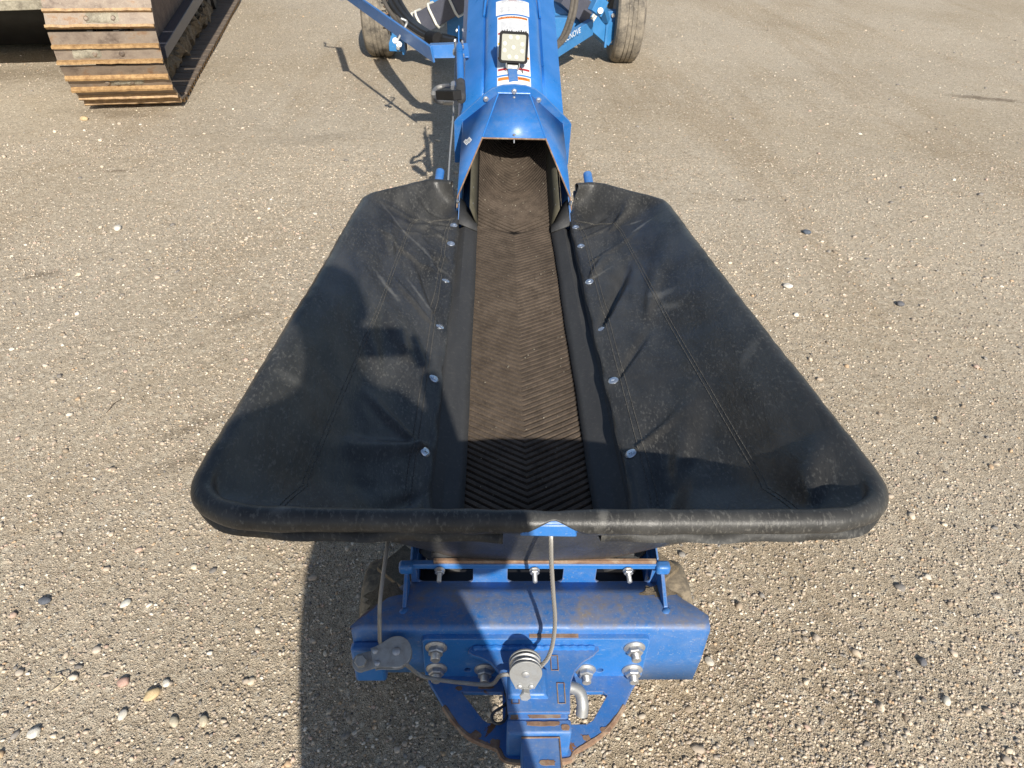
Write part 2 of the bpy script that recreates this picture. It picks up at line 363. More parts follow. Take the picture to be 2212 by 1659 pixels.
def ground_mat():
    s = N('gravel_ground', .92, 0, .3)
    big = s.noise(.55, 6, .6, s.map((1, .55, 1), (0, 0, R(-25)))); mid = s.noise(5, 7, .68); fin = s.noise(60, 6, .72)
    vc = s.vor(260); vm = s.vor(120); vf = s.vor(520)
    soil = s.mix(s.ramp(fin, [(.32, 0), (.68, 1)]), (.37, .298, .212), (.93, .80, .62))
    # 4 mm grit: each cell its own grey, tan or pale tone
    def cells(v, stops):
        q = s.new('ShaderNodeSeparateColor'); s.link(v.outputs['Color'], q.inputs[0]); return s.ramp(q.outputs[0], stops, 'CONSTANT'), q.outputs[1]
    g1, r1 = cells(vc, [(0, (.11, .11, .11)), (.08, (.36, .30, .22)), (.34, (.55, .47, .36)), (.62, (.44, .37, .28)), (.78, (.78, .71, .58)), (.95, (.20, .16, .12))])
    g2, r2 = cells(vf, [(0, (.15, .125, .095)), (.2, (.38, .32, .235)), (.5, (.54, .46, .35)), (.82, (.74, .66, .52))])
    c = s.mix(.55, soil, g2)
    m1 = s.math('MULTIPLY', s.ramp(vc.outputs['Distance'], [(.30, 1), (.45, 0)]), s.ramp(r1, [(.35, 0), (.37, 1)], 'LINEAR'))
    c = s.mix(s.math('MULTIPLY', m1, .9), c, g1)
    q3, r3 = cells(vm, [(0, (.095, .10, .105)), (.12, (.50, .42, .31)), (.5, (.62, .54, .42)), (.75, (.40, .31, .22)), (.86, (.80, .75, .65))])
    m3 = s.math('MULTIPLY', s.ramp(vm.outputs['Distance'], [(.26, 1), (.38, 0)]), s.ramp(r3, [(.66, 0), (.68, 1)]))
    c = s.mix(s.math('MULTIPLY', m3, .85), c, q3)
    c = s.mix(s.ramp(big, [(.36, .6), (.56, 0)]), c, s.mix(1.0, c, (.80, .75, .67), 'MULTIPLY')); trk = s.noise(1.1, 5, .6, s.map((1, .12, 1), (0, 0, R(-62)))); c = s.mix(s.ramp(trk, [(.52, 0), (.60, .35), (.66, 0)]), c, s.mix(1.0, c, (.72, .64, .54), 'MULTIPLY'))
    c = s.mix(s.ramp(mid, [(.52, 0), (.72, .5)]), c, s.mix(1.0, c, (.82, .76, .67), 'MULTIPLY'))
    s.color(c)
    h = s.math('ADD', s.math('MULTIPLY', s.ramp(vc.outputs['Distance'], [(0, 1), (.5, 0)]), .5), s.math('MULTIPLY', s.ramp(vf.outputs['Distance'], [(0, 1), (.5, 0)]), .25))
    h = s.math('ADD', h, s.math('MULTIPLY', m3, .9)); h = s.math('ADD', h, s.math('MULTIPLY', fin, .6))
    ge = s.new('ShaderNodeNewGeometry')
    med = s.noise(34, 5, .7); clump = s.vor(46); lf = s.ramp(clump.outputs['Distance'], [(.1, 1), (.5, 0)])
    q5 = s.new('ShaderNodeSeparateColor'); s.link(clump.outputs['Color'], q5.inputs[0])
    c = s.mix(s.math('MULTIPLY', s.math('MULTIPLY', lf, s.ramp(q5.outputs[0], [(.45, 0), (.9, 1)])), .55), c, (.86, .78, .62))
    c = s.mix(s.math('MULTIPLY', s.ramp(med, [(.34, 1), (.46, 0)]), .45), c, (.20, .155, .105))
    for (sx, sy, rx, ry, rot, k) in STAINS_SHADE:
        mp = s.new('ShaderNodeMapping'); mp.vector_type = 'TEXTURE'; mp.inputs['Location'].default_value = (sx, sy, 0); mp.inputs['Rotation'].default_value = (0, 0, R(rot)); mp.inputs['Scale'].default_value = (rx, ry, 1)
        s.link(s.co, mp.inputs[0]); ln = s.new('ShaderNodeVectorMath'); ln.operation = 'LENGTH'; s.link(mp.outputs[0], ln.inputs[0])
        dd = s.math('ADD', ln.outputs['Value'], s.math('MULTIPLY', s.math('SUBTRACT', s.noise(9, 7, .8), .5), 2.6))
        c = s.mix(s.math('MULTIPLY', s.ramp(dd, [(.2, 1), (1.0, 0)]), k*.85), c, (.115, .080, .050))
    s.color(c)
    b = s.bump(mid, .5, .02); b = s.bump(med, .6, .012, b); s.bump(h, 1.0, .0045, b)
    return s.m
def axis_pts(lo, hi, far):
    a = np.linspace(lo, hi, 230); ext = np.geomspace(.3, far, 26)
    return np.concatenate([lo-ext[::-1], a, hi+ext])
gx = axis_pts(-6, 7, 380); gy = axis_pts(-2.5, 12, 380)
X_, Y_ = np.meshgrid(gx, gy); Z_ = gz(X_, Y_)
nxg, nyg = len(gx), len(gy)
me = bpy.data.meshes.new('ground'); idx = np.arange(nxg*nyg).reshape(nyg, nxg)
q = np.stack([idx[:-1, :-1], idx[:-1, 1:], idx[1:, 1:], idx[1:, :-1]], -1).reshape(-1, 4)
me.from_pydata(np.stack([X_, Y_, Z_], -1).reshape(-1, 3).tolist(), [], q.tolist()); me.materials.append(ground_mat())
me.polygons.foreach_set('use_smooth', [True]*len(me.polygons))
tag(link('ground', me), kind='structure')

def ico(sub):
    bm = bmesh.new(); bmesh.ops.create_icosphere(bm, subdivisions=sub, radius=1); v = np.array([x.co[:] for x in bm.verts]); f = np.array([[x.index for x in p.verts] for p in bm.faces]); bm.free(); return v, f
def stones(name, pos, size, sub, label=None):
    """many pebbles joined; each one squashed, turned and tinted by itself"""
    v0, f0 = ico(sub); n = len(pos)
    sx = size[:, None]*np.stack([rng.uniform(.75, 1.3, n), rng.uniform(.6, 1.0, n), rng.uniform(.38, .72, n)], 1)*.5
    V = v0[None]*sx[:, None, :]
    jit = 1+rng.normal(0, .12 if sub > 1 else .17, (n, len(v0), 1)); V = V*jit
    a = rng.uniform(0, 2*math.pi, n); t = rng.normal(0, .25, n); ca, sa, ct, st = np.cos(a), np.sin(a), np.cos(t), np.sin(t)
    x, y, z = V[..., 0], V[..., 1], V[..., 2]
    y, z = y*ct[:, None]-z*st[:, None], y*st[:, None]+z*ct[:, None]
    x, y = x*ca[:, None]-y*sa[:, None], x*sa[:, None]+y*ca[:, None]
    z = z+(sx[:, 2]*rng.uniform(.15, .6, n)+gz(pos[:, 0], pos[:, 1]))[:, None]
    P = np.stack([x+pos[:, :1], y+pos[:, 1:2], z], -1).reshape(-1, 3)
    F = (f0[None]+(np.arange(n)*len(v0))[:, None, None]).reshape(-1, 3)
    me = bpy.data.meshes.new(name); me.vertices.add(len(P)); me.vertices.foreach_set('co', P.ravel().astype('f'))
    me.loops.add(F.size); me.loops.foreach_set('vertex_index', F.ravel().astype('i'))
    me.polygons.add(len(F)); me.polygons.foreach_set('loop_start', np.arange(0, F.size, 3).astype('i')); me.update(calc_edges=True)
    pal = np.array([(.74, .64, .50), (.62, .52, .41), (.50, .42, .34), (.84, .79, .69), (.38, .33, .28), (.10, .11, .125), (.20, .205, .21), (.56, .38, .23), (.30, .24, .18), (.60, .53, .45), (.56, .40, .33)])
    pr = np.array([.13, .16, .17, .06, .12, .05, .07, .03, .08, .10, .04]); pr = pr/pr.sum()
    col = pal[rng.choice(len(pal), n, p=pr)]*rng.uniform(.75, 1.15, (n, 1))
    ca_ = me.color_attributes.new('tint', 'FLOAT_COLOR', 'POINT')
    ca_.data.foreach_set('color', np.repeat(np.c_[col, np.ones(n)], len(v0), 0).ravel().astype('f'))
    if sub > 1: me.polygons.foreach_set('use_smooth', np.ones(len(F), bool))
    me.materials.append(MATS['pebble']); return tag(link(name, me), label, None, None, 'stuff')
s_ = N('pebble', .85, 0, .3); at_ = s_.new('ShaderNodeAttribute'); at_.attribute_name = 'tint'
n_ = s_.noise(120, 5, .7); s_.color(s_.mix(s_.math('MULTIPLY', n_, .6), at_.outputs['Color'], (.46, .375, .275))); s_.bump(n_, .4, .001)
def scatter(n, y0, y1, pw, margin=.15):
    out = []; 
    while len(out) < n:
        y = y0+(y1-y0)*rng.random(n)**pw; xr = .62+.62*y+margin
        x = rng.uniform(-1, 1, n)*xr; dn = np.sin(1.7*x+.9*y)+np.sin(3.1*y-2.2*x+1)+.6*np.sin(6*x+5*y)
        keep = rng.random(n) < .35+.32*(dn+2.6)/2.6
        out += list(np.stack([x, y], 1)[keep])
    return np.array(out[:n])
pz = lambda n, lo, hi, k: lo+(hi-lo)*rng.random(n)**k
p_ = scatter(98000, .45, 4.4, 1.35); stones('gravel', p_, pz(len(p_), .0032, .0104, 2.3), 1, 'pale and grey fine gravel pressed into the yard ground')
p_ = scatter(30000, 2.0, 10, .85); stones('gravel', p_, pz(len(p_), .005, .014, 2.6), 1, 'coarser pebbles lying over the farther yard ground')
p_ = scatter(1700, .45, 3.2, 1.0); stones('pebble', p_, pz(len(p_), .010, .022, 2.8), 2, 'rounded pebbles lying loose on the gravel yard')
p_ = scatter(700, 2.4, 9, 1.0); stones('pebble', p_, pz(len(p_), .012, .030, 2.6), 2, 'scattered rounded pebbles farther out on the yard')
def big_stone(px, py, size, col, label, flat=.55):
    p = at(px, py, z=.0); v0, f0 = ico(3); rs = np.random.default_rng(int(px*7+py))
    k = rs.normal(size=(6, 3)); k /= np.linalg.norm(k, axis=1)[:, None]
    V = v0.copy()
    for i in range(6): dd = np.clip(V@k[i]-.78, 0, None); V -= dd[:, None]*k[i]
    V *= np.array([size*.5*rs.uniform(.95, 1.25), size*.5*rs.uniform(.7, .95), size*.5*flat]); a = rs.uniform(0, 3)
    V[:, 0], V[:, 1] = V[:, 0]*math.cos(a)-V[:, 1]*math.sin(a), V[:, 0]*math.sin(a)+V[:, 1]*math.cos(a)
    b = MB(); b.add(V.tolist(), f0.tolist()); m = duststuff('stone_'+str(int(px)), tuple(c*.8 for c in col), tuple(min(1, c*1.1) for c in col), 90, .8, .001)
    o = link('stone', b.mesh('stone', m, 60)); o.location = (p.x, p.y, float(gz(p.x, p.y))+size*.16); tag(o, label, 'stone', 'larger stones lying on the gravel')
for a_ in [(329, 1503, .030, (.55, .42, .24), 'yellowish rounded stone, the biggest on the open gravel at lower left'),
           (268, 1476, .027, (.46, .30, .24), 'pink angular stone just left of the yellowish stone'),
           (361, 1478, .020, (.62, .58, .50), 'small pale blocky stone just right of the yellowish stone'),
           (97, 1299, .026, (.10, .11, .13), 'dark grey oval stone near the left edge of the yard'),
           (272, 1306, .023, (.62, .60, .52), 'white angular stone on the gravel well left of the blue beam'),
           (266, 1547, .022, (.60, .56, .49), 'cream stone below the yellowish stone at lower left'),
           (377, 1563, .024, (.50, .44, .33), 'long tan stone standing tilted near the photographer shadow edge'),
           (442, 1562, .026, (.52, .45, .33), 'oval tan stone beside the long tan stone at lower left'),
           (74, 1584, .028, (.58, .55, .49), 'large whitish stone in the bottom left corner of the yard'),
           (255, 495, .045, (.62, .58, .50), 'pale stone on the open yard left of the black hopper'),
           (182, 258, .055, (.50, .38, .22), 'tan stone in front of the rusty crawler track'),
           (1742, 505, .045, (.09, .11, .14), 'dark blue grey stone right of the hopper back corner'),
           (1702, 619, .040, (.60, .56, .50), 'pale stone to the right of the hopper side'),
           (1945, 655, .040, (.12, .12, .13), 'dark stone on the open gravel far right of the hopper'),
           (1988, 1435, .026, (.13, .13, .14), 'dark stone at lower right of the yard'),
           (2040, 1520, .024, (.58, .54, .46), 'pale stone at the lower right edge of the yard'),
           (1530, 1435, .022, (.55, .50, .42), 'pale stone close beside the blue hitch wing')]: big_stone(*a_)
b = MB()
pA = at(112, 1462, z=.01)
b.tube(curve([pA, pA+Vector((.028, -.002, .006)), pA+Vector((.034, -.012, .003)), pA+Vector((.012, -.034, -.004))], 5), .0011, 5)
tag(link('straw', b.mesh('straw', plain('straw', (.50, .42, .28), .8))), 'bent dry straw lying on the gravel at lower left', 'straw')
b = MB(); pA = at(262, 862, z=.008)
b.tube(curve([pA, pA+Vector((-.01, -.03, .004)), pA+Vector((-.02, -.07, -.003))], 4), .0011, 5)
tag(link('twig', b.mesh('twig', plain('twig', (.11, .08, .05), .8))), 'thin dark twig lying on the yard left of the hopper', 'twig')

# ------------------------------------------------------------------ the belt conveyor
ROOT = thing('belt_conveyor', (0, 1.6, 0), 'blue wheeled grain belt conveyor with a wide black fabric hopper at its near end', 'conveyor')
O0 = Vector((0, 1.6, 0))
# hopper liner: one sheet rolled round the rim pipe and falling to the belt
ZR = lambda y: .7265-.128*(y-.70)
ZB = lambda y: .484-.034*y
ktop = [(-.235, 2.575), (-.31, 2.605), (-.518, 2.37), (-.514, 1.6), (-.520, .745), (-.45, .70), (0, .695)]
kbot = [(-.219, 2.56), (-.216, 2.50), (-.216, 2.32), (-.216, 1.6), (-.216, .98), (-.195, .835), (0, .825)]
wts = [10, 34, 110, 110, 60, 60]; STEP = .0075
tp, bp_ = [], []
for (a, b_, c_, e_, n) in zip(ktop[:-1], ktop[1:], kbot[:-1], kbot[1:], wts):
    for k in range(n):
        t = k/n; tp.append([a[0]+(b_[0]-a[0])*t, a[1]+(b_[1]-a[1])*t]); bp_.append([c_[0]+(e_[0]-c_[0])*t, c_[1]+(e_[1]-c_[1])*t])
tp.append(list(ktop[-1])); bp_.append(list(kbot[-1]))
tp += [[-p[0], p[1]] for p in tp[-2::-1]]; bp_ += [[-p[0], p[1]] for p in bp_[-2::-1]]
tp = np.array(tp); bp_ = np.array(bp_)
def sm(P, k, it):
    Q = P.copy()
    for _ in range(it):
        S = Q.copy()
        for j in range(-k, k+1):
            if j: S[k:-k] += Q[k+j:len(Q)-k+j]
        S[k:-k] /= 2*k+1; Q = S
    return Q
# even spacing along the top, so corner radii are the same everywhere
def resamp(P, Q, step):
    L = np.r_[0, np.cumsum(np.linalg.norm(np.diff(P, axis=0), axis=1))]; n = int(L[-1]/step); s = np.linspace(0, L[-1], n)
    return np.stack([np.interp(s, L, P[:, i]) for i in (0, 1)], 1), np.stack([np.interp(s, L, Q[:, i]) for i in (0, 1)], 1), s
tp, bp_, SL = resamp(tp, bp_, STEP)
tp = sm(tp, 4, 3); bp_ = sm(bp_, 8, 3)
M_U = len(tp); RROLL = .0168
tp3 = np.c_[tp, ZR(tp[:, 1])]; front_w = np.exp(-((tp[:, 0]/.30)**4))*(tp[:, 1] < 1.0)
tp3[:, 2] += np.where(tp[:, 1] < 1.0, -.0, 0)
bp3 = np.c_[bp_, ZB(bp_[:, 1])]
bp3[:, 2] += np.where(bp_[:, 1] < .95, (1-np.clip((bp_[:, 1]-.825)/.12, 0, 1))*.028, 0)
tg = np.gradient(tp3, axis=0); tg /= np.linalg.norm(tg, axis=1)[:, None]
outn = np.cross(tg, [0, 0, 1.0]); outn /= np.linalg.norm(outn, axis=1)[:, None]
if outn[M_U//2, 1] > 0: outn = -outn
creases = [  # (x0,y0,x1,y1,width,amp) valleys and folds pressed into the sheet, in plan
    (-.225, 1.70, -.33, 2.12, .010, -.011), (-.225, 1.98, -.33, 2.34, .010, -.010), (-.23, 2.25, -.40, 2.44, .012, .010),
    (-.23, 2.38, -.44, 2.30, .010, .008), (-.235, 2.40, -.46, 2.40, .010, -.008), (-.23, 2.1, -.36, 2.30, .009, .007),
    (.228, 1.70, .345, 2.03, .012, -.016), (.23, 2.38, .36, 2.46, .012, -.008), (.34, 2.33, .43, 2.46, .012, .010), (.228, 1.98, .33, 2.2, .012, .006),
    (-.225, 1.16, -.42, 1.02, .016, .008), (-.23, 1.0, -.34, .82, .016, -.008), (.30, 1.05, .42, 1.42, .03, .010), (.25, .9, .36, 1.30, .03, -.010),
    (-.40, 2.05, -.45, 2.35, .014, .006), (-.30, 1.5, -.42, 1.8, .03, .007), (.44, .80, .47, .92, .018, .012),
    (-.24, 1.43, -.30, 1.62, .006, .004), (-.26, 1.70, -.38, 1.88, .006, .005), (-.28, 2.02, -.46, 2.16, .007, .006), (-.26, 2.30, -.47, 2.22, .006, .005), (-.24, 2.44, -.40, 2.52, .006, -.006),
    (-.30, 2.38, -.48, 2.36, .006, .005), (.24, 2.30, .40, 2.40, .007, .006), (.25, 2.1, .42, 2.26, .007, .005), (.24, 1.43, .34, 1.60, .007, -.005), (.24, 1.15, .34, 1.22, .007, .005), (-.24, 1.15, -.36, 1.26, .008, .005), (.36, 1.7, .45, 2.05, .02, .006), (-.36, 1.4, -.44, 1.75, .02, .006)]
def vnoise(x, y):
    return (.5*np.sin(11*x+7*y)*np.sin(5*x-9*y+1)+.3*np.sin(23*x-17*y+2)*np.sin(13*y+9*x)+.2*np.sin(41*x+29*y)*np.sin(37*y-31*x))
def surf(u, v):
    """u: float index along the rim, v 0..1 = wall from roll (0) to the bottom seam (1); returns point"""
    i = int(min(max(u, 0), M_U-1.001)); f = u-i
    T = tp3[i]*(1-f)+tp3[i+1]*f; Bt = bp3[i]*(1-f)+bp3[i+1]*f; o = outn[i]*(1-f)+outn[i+1]*f; o /= np.linalg.norm(o)
    side = min(1, max(0, (T[1]-.715)/.13)); side = side*side*(3-2*side)
    a0 = R(205-75*side); st = T+RROLL*(math.cos(a0)*o+np.array([0, 0, math.sin(a0)]))
    h = v**(1.0)*(Bt-st)+st
    bow = side*(.036*math.sin(math.pi*v)*(1-.35*v)-.008*math.sin(2*math.pi*v)*(v < .5))
    h = h+np.array([0, 0, -bow])
    if side > 0:
        h = h+o*(.016*side*math.sin(math.pi*min(1, v*1.0))**2)
    amp = 4*v*(1-v)
    disp = .0045*amp*vnoise(h[0]*1.3, h[1]*.8+h[0])
    for x0, y0, x1, y1, wd, am in creases:
        dx, dy = x1-x0, y1-y0; L2 = dx*dx+dy*dy; t = ((h[0]-x0)*dx+(h[1]-y0)*dy)/L2
        if -.15 < t < 1.2:
            dist = abs((h[0]-x0)*dy-(h[1]-y0)*dx)/math.sqrt(L2); tt = min(max(t, 0), 1)
            fade = max(0, min(1, (t+.15)/.2))*max(0, min(1, (1.2-t)/.7)); ww = wd*(.6+1.6*tt)
            if dist < 3*ww: disp += (1.4 if T[1] < 2.15 else .8)*am*fade*math.exp(-(dist/ww)**2)*min(1, amp*2.5+.2)
    return h+np.array([0, 0, disp])-o*disp*.6*side
rows_roll = 16; rows_wall = 56; G = []
for i in range(M_U):
    T = tp3[i]; o = outn[i]; row = []
    cen = abs(T[0]-.008) if T[1] < .8 else 9
    a_start = -125+(185*max(0, 1-(cen/.085))**.8 if cen < .085 else 0); sd_ = min(1, max(0, (T[1]-.715)/.13)); sd_ = sd_*sd_*(3-2*sd_); a_end = 205-75*sd_
    bulge = 1+.06*math.sin(SL[i]*17)*math.sin(SL[i]*7.3+1)+.035*math.sin(SL[i]*83)*math.sin(SL[i]*11)
    if T[1] < .8 and cen < .2: bulge *= 1-.12*math.exp(-(cen/.02)**2)
    for j in range(rows_roll):
        a = R(a_start+(a_end-a_start)*j/(rows_roll)); rr_ = RROLL*bulge
        row.append(T+rr_*(math.cos(a)*o+np.array([0, 0, math.sin(a)])))
    for j in range(rows_wall): row.append(surf(i, j/(rows_wall-1)))
    # the lower hem runs on a little past the seam, towards the belt
    side = 1 if bp_[i][1] > .95 else 0
    e = row[-1].copy(); sg = -1 if e[0] > 0 else 1
    if side: e = e+np.array([sg*(.013+.002*math.sin(i*.17)), 0, -.001+.002*math.sin(i*.31)])
    else: e = e+np.array([0, .004, -.012])
    row.append(e); G.append([Vector(p) for p in row])
b = MB(); b.grid(G); liner = b.build('hopper_liner', M_vinyl, ROOT, solid=.0022, ang=60)
# hem under the roll
b = MB(); H_ = []
for i in range(0, M_U):
    T = tp3[i]; o = outn[i]
    if T[1] < .8 and abs(T[0]-.008) < .068: 
        if H_ and len(H_) > 3: b.grid(H_)
        H_ = []; continue
    wv_ = .004*math.sin(SL[i]*23)+.003*math.sin(SL[i]*61)
    pp = [T+RROLL*1.04*(math.cos(R(-60))*o+np.array([0, 0, math.sin(R(-60))])), T+o*(.012+wv_)+np.array([0, 0, -.030+wv_*.6]), T+o*(-.008+wv_)+np.array([0, 0, -.040+wv_*.5])]
    H_.append([Vector(p) for p in pp])
b.grid(H_); b.build('hem_flap', M_vinyl2, liner, solid=.0018, ang=60)
# rim pipe inside the roll, its two blue ends stick out at the back
b = MB(); b.tube([Vector(p) for p in tp3[8:-8:4]], .0145, 12)
b.build('rim_pipe', M_blue, ROOT)
xa_, xb_ = at(1122, 1157, y=.676).x, at(1248, 1157, y=.676).x
b = MB(); b.hexa([Vector((xa_, .676, .718)), Vector((xb_, .676, .716)), Vector((xb_, .70, .716)), Vector((xa_, .70, .718))], [Vector((xa_+.006, .682, .736)), Vector((xb_-.006, .682, .736)), Vector((xb_-.006, .70, .740)), Vector((xa_+.006, .70, .740))]); b.build('rim_bar', M_blue, ROOT, .003)
for s in (-1, 1):
    b = MB(); p = Vector((s*.288, 2.60, .475)); b.cyl(p, p+Vector((-s*.004, .075, .028)), .0165); b.cyl(p+Vector((-s*.004, .0751, .0281)), p+Vector((-s*.004, .077, .0288)), .0135)
    b.build('pipe_end', M_blue, ROOT, .002)
    b = MB(); q = Vector((s*.237, 2.585, .440)); b.tube(curve([q, q+Vector((0, .03, .01)), q+Vector((s*.02, .05, -.05)), q+Vector((s*.01, .10, -.15))], 6), .010, 10)
    b.tube(curve([q+Vector((s*.02, 0, 0)), q+Vector((s*.02, .03, .004)), q+Vector((s*.04, .05, -.06))], 6), .009, 10); b.build('hose', M_hose, ROOT)
# stitching
def seam(uvs, r=.0010):
    b = MB(); last = []
    for k, (u, v) in enumerate(uvs): last.append(Vector(surf(u, v))+Vector((0, 0, .0022)))
    n = 0
    for k in range(0, len(last)-3, 4): b.tube(last[k:k+4], r, 4)
    return b
mid_u = (M_U-1)/2
def findu(side, y):  # index on the given side where bottom y equals y
    best = min(range(M_U), key=lambda i: abs(bp_[i][1]-y)+(0 if (bp_[i][0] < 0) == (side < 0) and abs(bp_[i][0]) > .2 else 9)); return best
for s in (-1, 1):
    ub, uf = findu(s, 2.34), findu(s, 1.02); uc = mid_u+s*(.30/STEP)
    for off in (0, .022):
        uvs = []
        for k in range(501):
            t = k/500
            if t < .12: q_ = t/.12; u = ub+(findu(s, 2.5)-ub)*(1-q_)*.8; v = .95-.43*q_
            elif t < .80: q_ = (t-.12)/.68; u = ub+(uf-ub)*q_; v = .52-.15*q_
            else: q_ = (t-.80)/.20; u = uf+(uc-uf)*q_; v = .37-.10*math.sin(q_*3.14)*.5-.30*q_
            uvs.append((u, min(.99, v+off)))
        seam(uvs).build('seam', M_thread, liner)
        uvs = [(findu(s, 2.46)+(findu(s, .99)-findu(s, 2.46))*k/600, .885+off*1.6) for k in range(601)]
        seam(uvs).build('seam', M_thread, liner)
# clamp bolts with wide bright heads
def bolt_mesh():
    b = MB(); b.lathe([(.0135, 0), (.0135, .0012), (.0115, .0030), (.0075, .0046), (.0070, .0046)], (0, 0, 0), (0, 0, 1), 24)
    b.box((0, 0, .0052), (.0075, .0075, .003)); return b.mesh('clamp_bolt', M_bright)
CB = bolt_mesh()
for s in (-1, 1):
    for y in (2.405, 2.235, 1.965, 1.685, 1.425, 1.148):
        u = findu(s, y); p = Vector(surf(u, .972))+Vector((0, 0, .001)); p0, p1 = Vector(surf(u, .93)), Vector(surf(u, .999))
        nrm = (p1-p0).cross(Vector(surf(u+1, .97))-Vector(surf(u, .97))).normalized()
        if nrm.z < 0: nrm = -nrm
        o = link('clamp_bolt', CB, ROOT, p-O0); o.rotation_euler = nrm.to_track_quat('Z', 'Y').to_euler()
    for y, z in ((2.545, .425),):
        o = link('clamp_bolt', CB, ROOT, Vector((s*.212, y, z+.012))-O0); o.rotation_euler = Vector((-s, -.3, .3)).to_track_quat('Z', 'Y').to_euler(); o.scale = (.8,)*3

# belt -----------------------------------------------------------------
BZ = lambda y: .373-.011*(y-1.225)
SA = R(18.0); HN = Vector((0, 2.5, .359)); SV = Vector((0, math.cos(SA), math.sin(SA))); NV = Vector((0, -math.sin(SA), math.cos(SA)))
def TS(x, n, s): return Vector((x, 0, 0))+HN+NV*n+SV*s
b = MB(); G = []
for y in np.linspace(.86, 2.505, 60): G.append([Vector((x, y, BZ(y)-.012-.006*(1-(x/.165)**2))) for x in np.linspace(-.165, .165, 15)])
b.grid(G); belt = b.build('belt', M_belt, ROOT, solid=.006)
def trough(x, s=9.0): t = min(1, max(0, s/.32)); a = .006+.096*t*t*(3-2*t); return a*((abs(x)/.14)**2.0-.93)-.007*(1-t)
b = MB(); G = []
for s in list(np.linspace(-.08, .5, 44))+list(np.linspace(.6, 5.6, 40)): G.append([TS(x, trough(x, s)-.004, s) for x in np.linspace(-.15, .15, 17)])
b.grid(G); belt2 = b.build('belt', M_belt, ROOT, solid=.006)
def rib(nf, h=.0042, wd=.0086, slope=.47):
    b = MB(); n = 8
    for sg in (-1, 1):
        G = []
        for k in range(n+1):
            x = sg*.148*k/n; y = abs(x)*slope; c = nf(x); row = []
            for dy, dz in ((-wd/2-.001, -.003), (-wd/2+.0008, h), (wd/2-.0008, h), (wd/2+.001, -.003)): row.append(Vector((x, y+dy, c+dz)))
            G.append(row)
        b.grid(G)
    return b.mesh('rib', M_rib, 50)
RB = rib(lambda x: -.006*(1-(x/.165)**2), .0062, .0132, .60)
y = .90
while y < 2.455:
    o = link('rib', RB, belt, Vector((0, y, BZ(y)-.0095))-O0); o.rotation_euler = (-.011, 0, random.uniform(-.003, .003)); y += .0203
s = -.09; RT = None
while s < 1.15:
    if s < .34 or RT is None: RT = rib(lambda x: trough(x, s+abs(x)*.5)-.001, .0048, .0125, .55)
    o = link('rib', RT, belt2, TS(0, 0, s)-O0); o.rotation_euler = (SA, 0, 0); s += .0195
# small pebbles lying on the belt
b = MB(); v0, f0 = ico(1)
for k in range(60):
    yy = random.uniform(1.0, 2.4); xx = random.uniform(-.13, .13); r = random.uniform(.0008, .0022)
    b.add([Vector(v)*r+Vector((xx, yy, BZ(yy)-.004)) for v in v0], f0.tolist())
for k in range(40):
    ss = random.uniform(.05, .5); xx = random.gauss(0, .05); r = random.uniform(.001, .0028)
    b.add([Vector(v)*r+TS(xx, trough(xx, ss)+.005, ss) for v in v0], f0.tolist())
o = b.build('grit', MATS['dried_mud'], belt2); tag(o, kind='stuff')
# rubber flashing strips either side of the belt
for s in (-1, 1):
    b = MB(); G = []
    for k in range(90):
        yy = .88+(2.46-.88)*k/89; wob = .0018*math.sin(yy*9+s)+.0006*math.sin(yy*31)
        xi = .139+wob*.6 if s > 0 else .137+wob*.4
        G.append([Vector((s*xi, yy, BZ(yy)+.001)), Vector((s*.155, yy, BZ(yy)+.008)), Vector((s*.182, yy, BZ(yy)+.022)), Vector((s*.204, yy, ZB(yy)-.032+wob)), Vector((s*.214, yy, ZB(yy)-.016))])
    b.grid(G); b.build('flashing_strip', M_flash, ROOT, solid=.003, ang=9)
    # folded corner of the flashing by the hinge
    b = MB(); b.grid([[Vector((s*.138, 2.44, .366)), Vector((s*.205, 2.44, .396))], [Vector((s*.140, 2.50, .372)), Vector((s*.208, 2.50, .408))], [Vector((s*.192, 2.59, .420)), Vector((s*.214, 2.60, .436))]])
    b.build('flashing_corner', M_flash, ROOT, solid=.004)
    b = MB(); G = []
    for k in range(20):
        ss = .0+1.1*k/19; G.append([TS(s*.138, trough(.138, ss)+.006, ss), TS(s*.152, .050, ss), TS(s*.164, .092, ss)])
    b.grid(G); b.build('inner_flashing', plain('dusty_flashing', (.075, .068, .045), .8), ROOT, solid=.005)
    for ss, nn in ((.05, .085), (.14, .085), (.33, .085)):
        b = MB(); p = TS(s*.158, nn-.018, ss); b.lathe([(.006, 0), (.005, .003), (.002, .0045)], p, Vector((-s, 0, .4)), 10); b.build('rivet', M_zinc, ROOT)
    # low blue side sheets under the liner
    b = MB(); b.hexa([Vector((s*.216, .86, .30)), Vector((s*.222, .86, .30)), Vector((s*.222, 2.52, .27)), Vector((s*.216, 2.52, .27))],
                     [Vector((s*.216, .86, .440)), Vector((s*.222, .86, .440)), Vector((s*.222, 2.52, .388)), Vector((s*.216, 2.52, .388))])
    b.build('side_rail', M_blue, ROOT, .001)
b = MB(); b.box((0, 1.69, .285), (.43, 1.66, .006)); b.build('bottom_pan', M_blue, ROOT)

